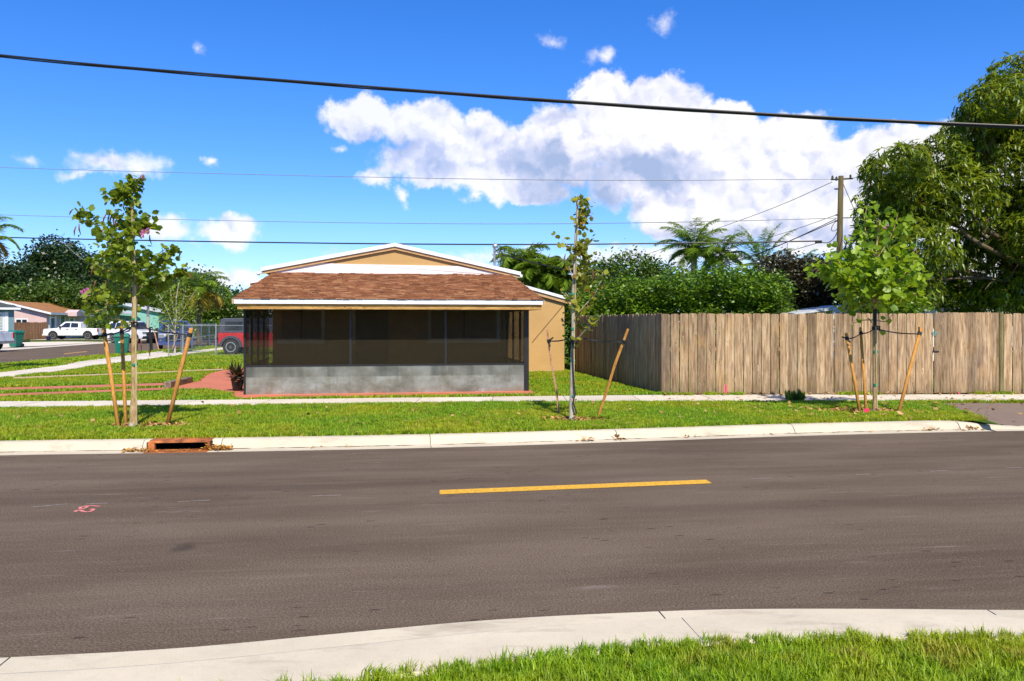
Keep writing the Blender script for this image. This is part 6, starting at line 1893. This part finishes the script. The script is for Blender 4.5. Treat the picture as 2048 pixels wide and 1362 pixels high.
MB().box(-.12, .12, -.372, -.366, .66, .72).build('sticker', WHITE, b1)
bin_('green wheeled bin beside the white truck tail at the left edge', atx(31.5, 55, -.11), R(-10), h=1.12)
bl_ = empty('blue_tub', atx(97, 78, -.19), 0, 'small dark blue tub on the lawn under the pickup front', 'tub')
MB().lathe([(0, 0), (.17, 0), (.22, .38), (.20, .38), (.16, .05), (0, .05)], 12).build('tub', simple('navy_plastic', (.015, .02, .08), .5), bl_)

# chain link fence
LINKM, lt = newmat('chain_link_mesh')
def chain_link_mat():
    t = lt
    p_ = t.new('ShaderNodeTexCoord').outputs['Object']
    s = t.new('ShaderNodeSeparateXYZ'); t.l.new(p_, s.inputs[0])
    a = t.math('ADD', s.outputs[0], s.outputs[2]); b = t.math('SUBTRACT', s.outputs[0], s.outputs[2])
    def ln(v): return t.math('LESS_THAN', t.math('ABSOLUTE', t.math('SUBTRACT', t.math('FRACT', t.math('MULTIPLY', v, 14.0)), .5)), .013)
    f = t.math('MAXIMUM', ln(a), ln(b))
    pr = principled(t, (.25, .27, .28), .5, .4)
    tr_ = t.new('ShaderNodeBsdfTransparent'); mx_ = t.new('ShaderNodeMixShader')
    t.l.new(f, mx_.inputs[0]); t.l.new(tr_.outputs[0], mx_.inputs[1]); t.l.new(pr, mx_.inputs[2])
    return finish(LINKM, t, mx_.outputs[0])
chain_link_mat()
def chainlink(label, a, b, h, n, gate=False):
    ang_ = math.atan2(b.y - a.y, b.x - a.x); L = (b - a).length
    e = empty('chain_link_fence', a, ang_, label, 'fence', 'chain link fence runs')
    for i in range(n + 1):
        MB().tube([(L * i / n, 0, -.1), (L * i / n, 0, h + .05)], .032, 8).build('post', METAL, e)
    MB().tube([(0, 0, h), (L, 0, h)], .022, 6).build('top_rail', METAL, e)
    if gate:
        MB().tube([(0, 0, h * .5), (L, 0, h * .5)], .02, 6).build('mid_rail', METAL, e)
        MB().tube([(L * .06, 0, .1), (L * .2, 0, h)], .02, 6).build('brace', METAL, e)
    MB().tube([(0, 0, .06), (L, 0, .06)], .008, 5).build('bottom_wire', METAL, e)
    MB().box(0, L, -.003, .003, .05, h).build('wire_mesh', LINKM, e)
    return e
chainlink('chain link fence running away along the side street sidewalk', pt(337, 712), pt(432, 690), 1.42, 5, True)
chainlink('chain link fence run crossing in front of the red off-roader', atx(366, 38.4, 0), atx(640, 36.5, 0), 1.42, 4)
# leaning poles of a distant young tree by the truck
for (t_, b_2, lb) in (((309, 665), (318, 702), 'pale pole leaning before the nose of the blue truck'), ((359, 662), (343, 702), 'pale pole leaning inside the chain link fence')):
    b = pt(b_2[0], b_2[1]); a = at(t_[0], t_[1], b.y)
    e = empty('tree_stake', b, 0, lb, 'stake', 'far stakes by the chain link fence')
    MB().tube([(0, 0, 0), a - b], .03, 6).build('shaft', ROUGHSTAKE, e)

# ================================================================== SMALL THINGS
# potted plant
pp = pt(475, 782)
pot = empty('potted_plant', pp, 0, 'dark pot with drooping brown and dark strap leaves at the porch corner', 'potted plant')
MB().lathe([(0, 0), (.095, 0), (.12, .12), (.15, .30), (.165, .31), (.165, .33), (.145, .33), (.12, .25), (0, .25)], 18).build('pot', simple('black_pot', (.02, .015, .012), .6), pot, smooth=True)
MB().lathe([(0, .27), (.14, .28)], 14).build('soil', SOIL, pot)
n = 90
P = np.zeros((n, 3)); P[:, 2] = rng.uniform(.30, .46, n); P[:, :2] = rng.normal(size=(n, 2)) * .03
ln = rng.normal(size=(n, 3)); ln[:, 2] = rng.uniform(-.9, 1.3, n); ln /= np.linalg.norm(ln, axis=1)[:, None]
sd = np.cross(ln, (0, 0, 1)); sd /= np.linalg.norm(sd, axis=1)[:, None]
tt = np.where(ln[:, 2] < .15, rng.uniform(.6, 1, n), rng.uniform(0, .25, n))
o = link('leaves', leaf_mesh('leaves', P, np.stack([ln, sd, np.cross(ln, sd)], 2), rng.uniform(.2, .34, n), 'lance', G_AGAVE, tt), pot); o['kind'] = 'stuff'
# landscape timber
ta = pt(334, 776.5); tb_ = pt(379, 765)
tm = empty('landscape_timber', ta, math.atan2(tb_.y - ta.y, tb_.x - ta.x), 'weathered grey timber lying across the end of the red paths', 'timber')
L = (tb_ - ta).length
MB().box(0, L, -.09, .09, 0.005, .15).build('beam', m_wood('grey_old_timber', [(.13, .09, .055), (.26, .20, .13), (.42, .36, .27)], grain=(1.2, 10, 10), knots=False), tm, bevel=.012)
# weed at the sidewalk edge
wd = empty('weed_clump', pt(1592, 803), 0, 'dark green weed clump at the sidewalk edge between the young trees', 'weed')
n = 110
P = rng.normal(size=(n, 3)) * [.09, .05, .0]; P[:, 2] = 0.0
ln = rng.normal(size=(n, 3)) * [.8, .6, .2]; ln[:, 2] = rng.uniform(.35, 1.4, n); ln /= np.linalg.norm(ln, axis=1)[:, None]
sd = np.cross(ln, (0, 0, 1)); sd /= np.linalg.norm(sd, axis=1)[:, None]
o = link('leaves', leaf_mesh('leaves', P, np.stack([ln, sd, np.cross(ln, sd)], 2), rng.uniform(.12, .26, n), 'lance', G_TREE, rng.random(n)), wd); o['kind'] = 'stuff'
MB().tube([(0, 0, 0), (0, 0, .05)], .02, 5).build('crown', DBARK, wd)
# pink survey marks
HOT = simple('fluorescent_pink', (.75, .03, .10), .6, bmp=0)
def flag(px_, py_, h, w_, label):
    e = empty('survey_flag', pt(px_, py_), 0, label, 'marker', 'pink survey markers')
    MB().tube([(0, 0, 0), (0, 0, h)], .004, 5).build('wire', METAL, e)
    MB().box(.0, w_, -.002, .002, h * .25, h).build('flag', HOT, e)
flag(1449, 792, .24, .045, 'pink survey flag standing at the foot of the long fence')
flag(1727, 829, .10, .10, 'crumpled pink marker on the mulch beside the bright green tree')
flag(1917, 790, .06, .03, 'tiny pink marker by the gate foot')
# tufts growing along the fence foot
Pw = []
for i in range(420):
    t = random.random(); q = FC.lerp(FE, t); Pw.append((q.x + random.uniform(-.03, .03), q.y - random.uniform(.02, .16), 0))
Pw = np.array(Pw); dens_ = np.array([.5 + .5 * math.sin(v[0] * 3.1) * math.sin(v[0] * 1.3 + 1) for v in Pw]); Pw = Pw[dens_ > .55]
scatter('fence_foot_weeds', Pw, rng.uniform(.5, 1.4, len(Pw)), c_mid)
# pebbles and rubble at the foot of the side wall
cst = []
mrub = MB()
for i in range(60):
    x_ = random.uniform(6.9, 8.6); c_ = Vector((x_, 7.3 + random.uniform(-.08, .05), .01)); r_ = random.uniform(.015, .05)
    mrub.lathe([(0, 0), (r_, .2 * r_), (r_ * .8, r_ * .8), (0, r_)], 5, Matrix.Translation(c_) @ Matrix.Rotation(random.uniform(0, 3), 4, 'Z'))
o = mrub.build('rubble', simple('pale_rubble', (.45, .36, .27), .9), None); o.matrix_world = HM; o['kind'] = 'stuff'
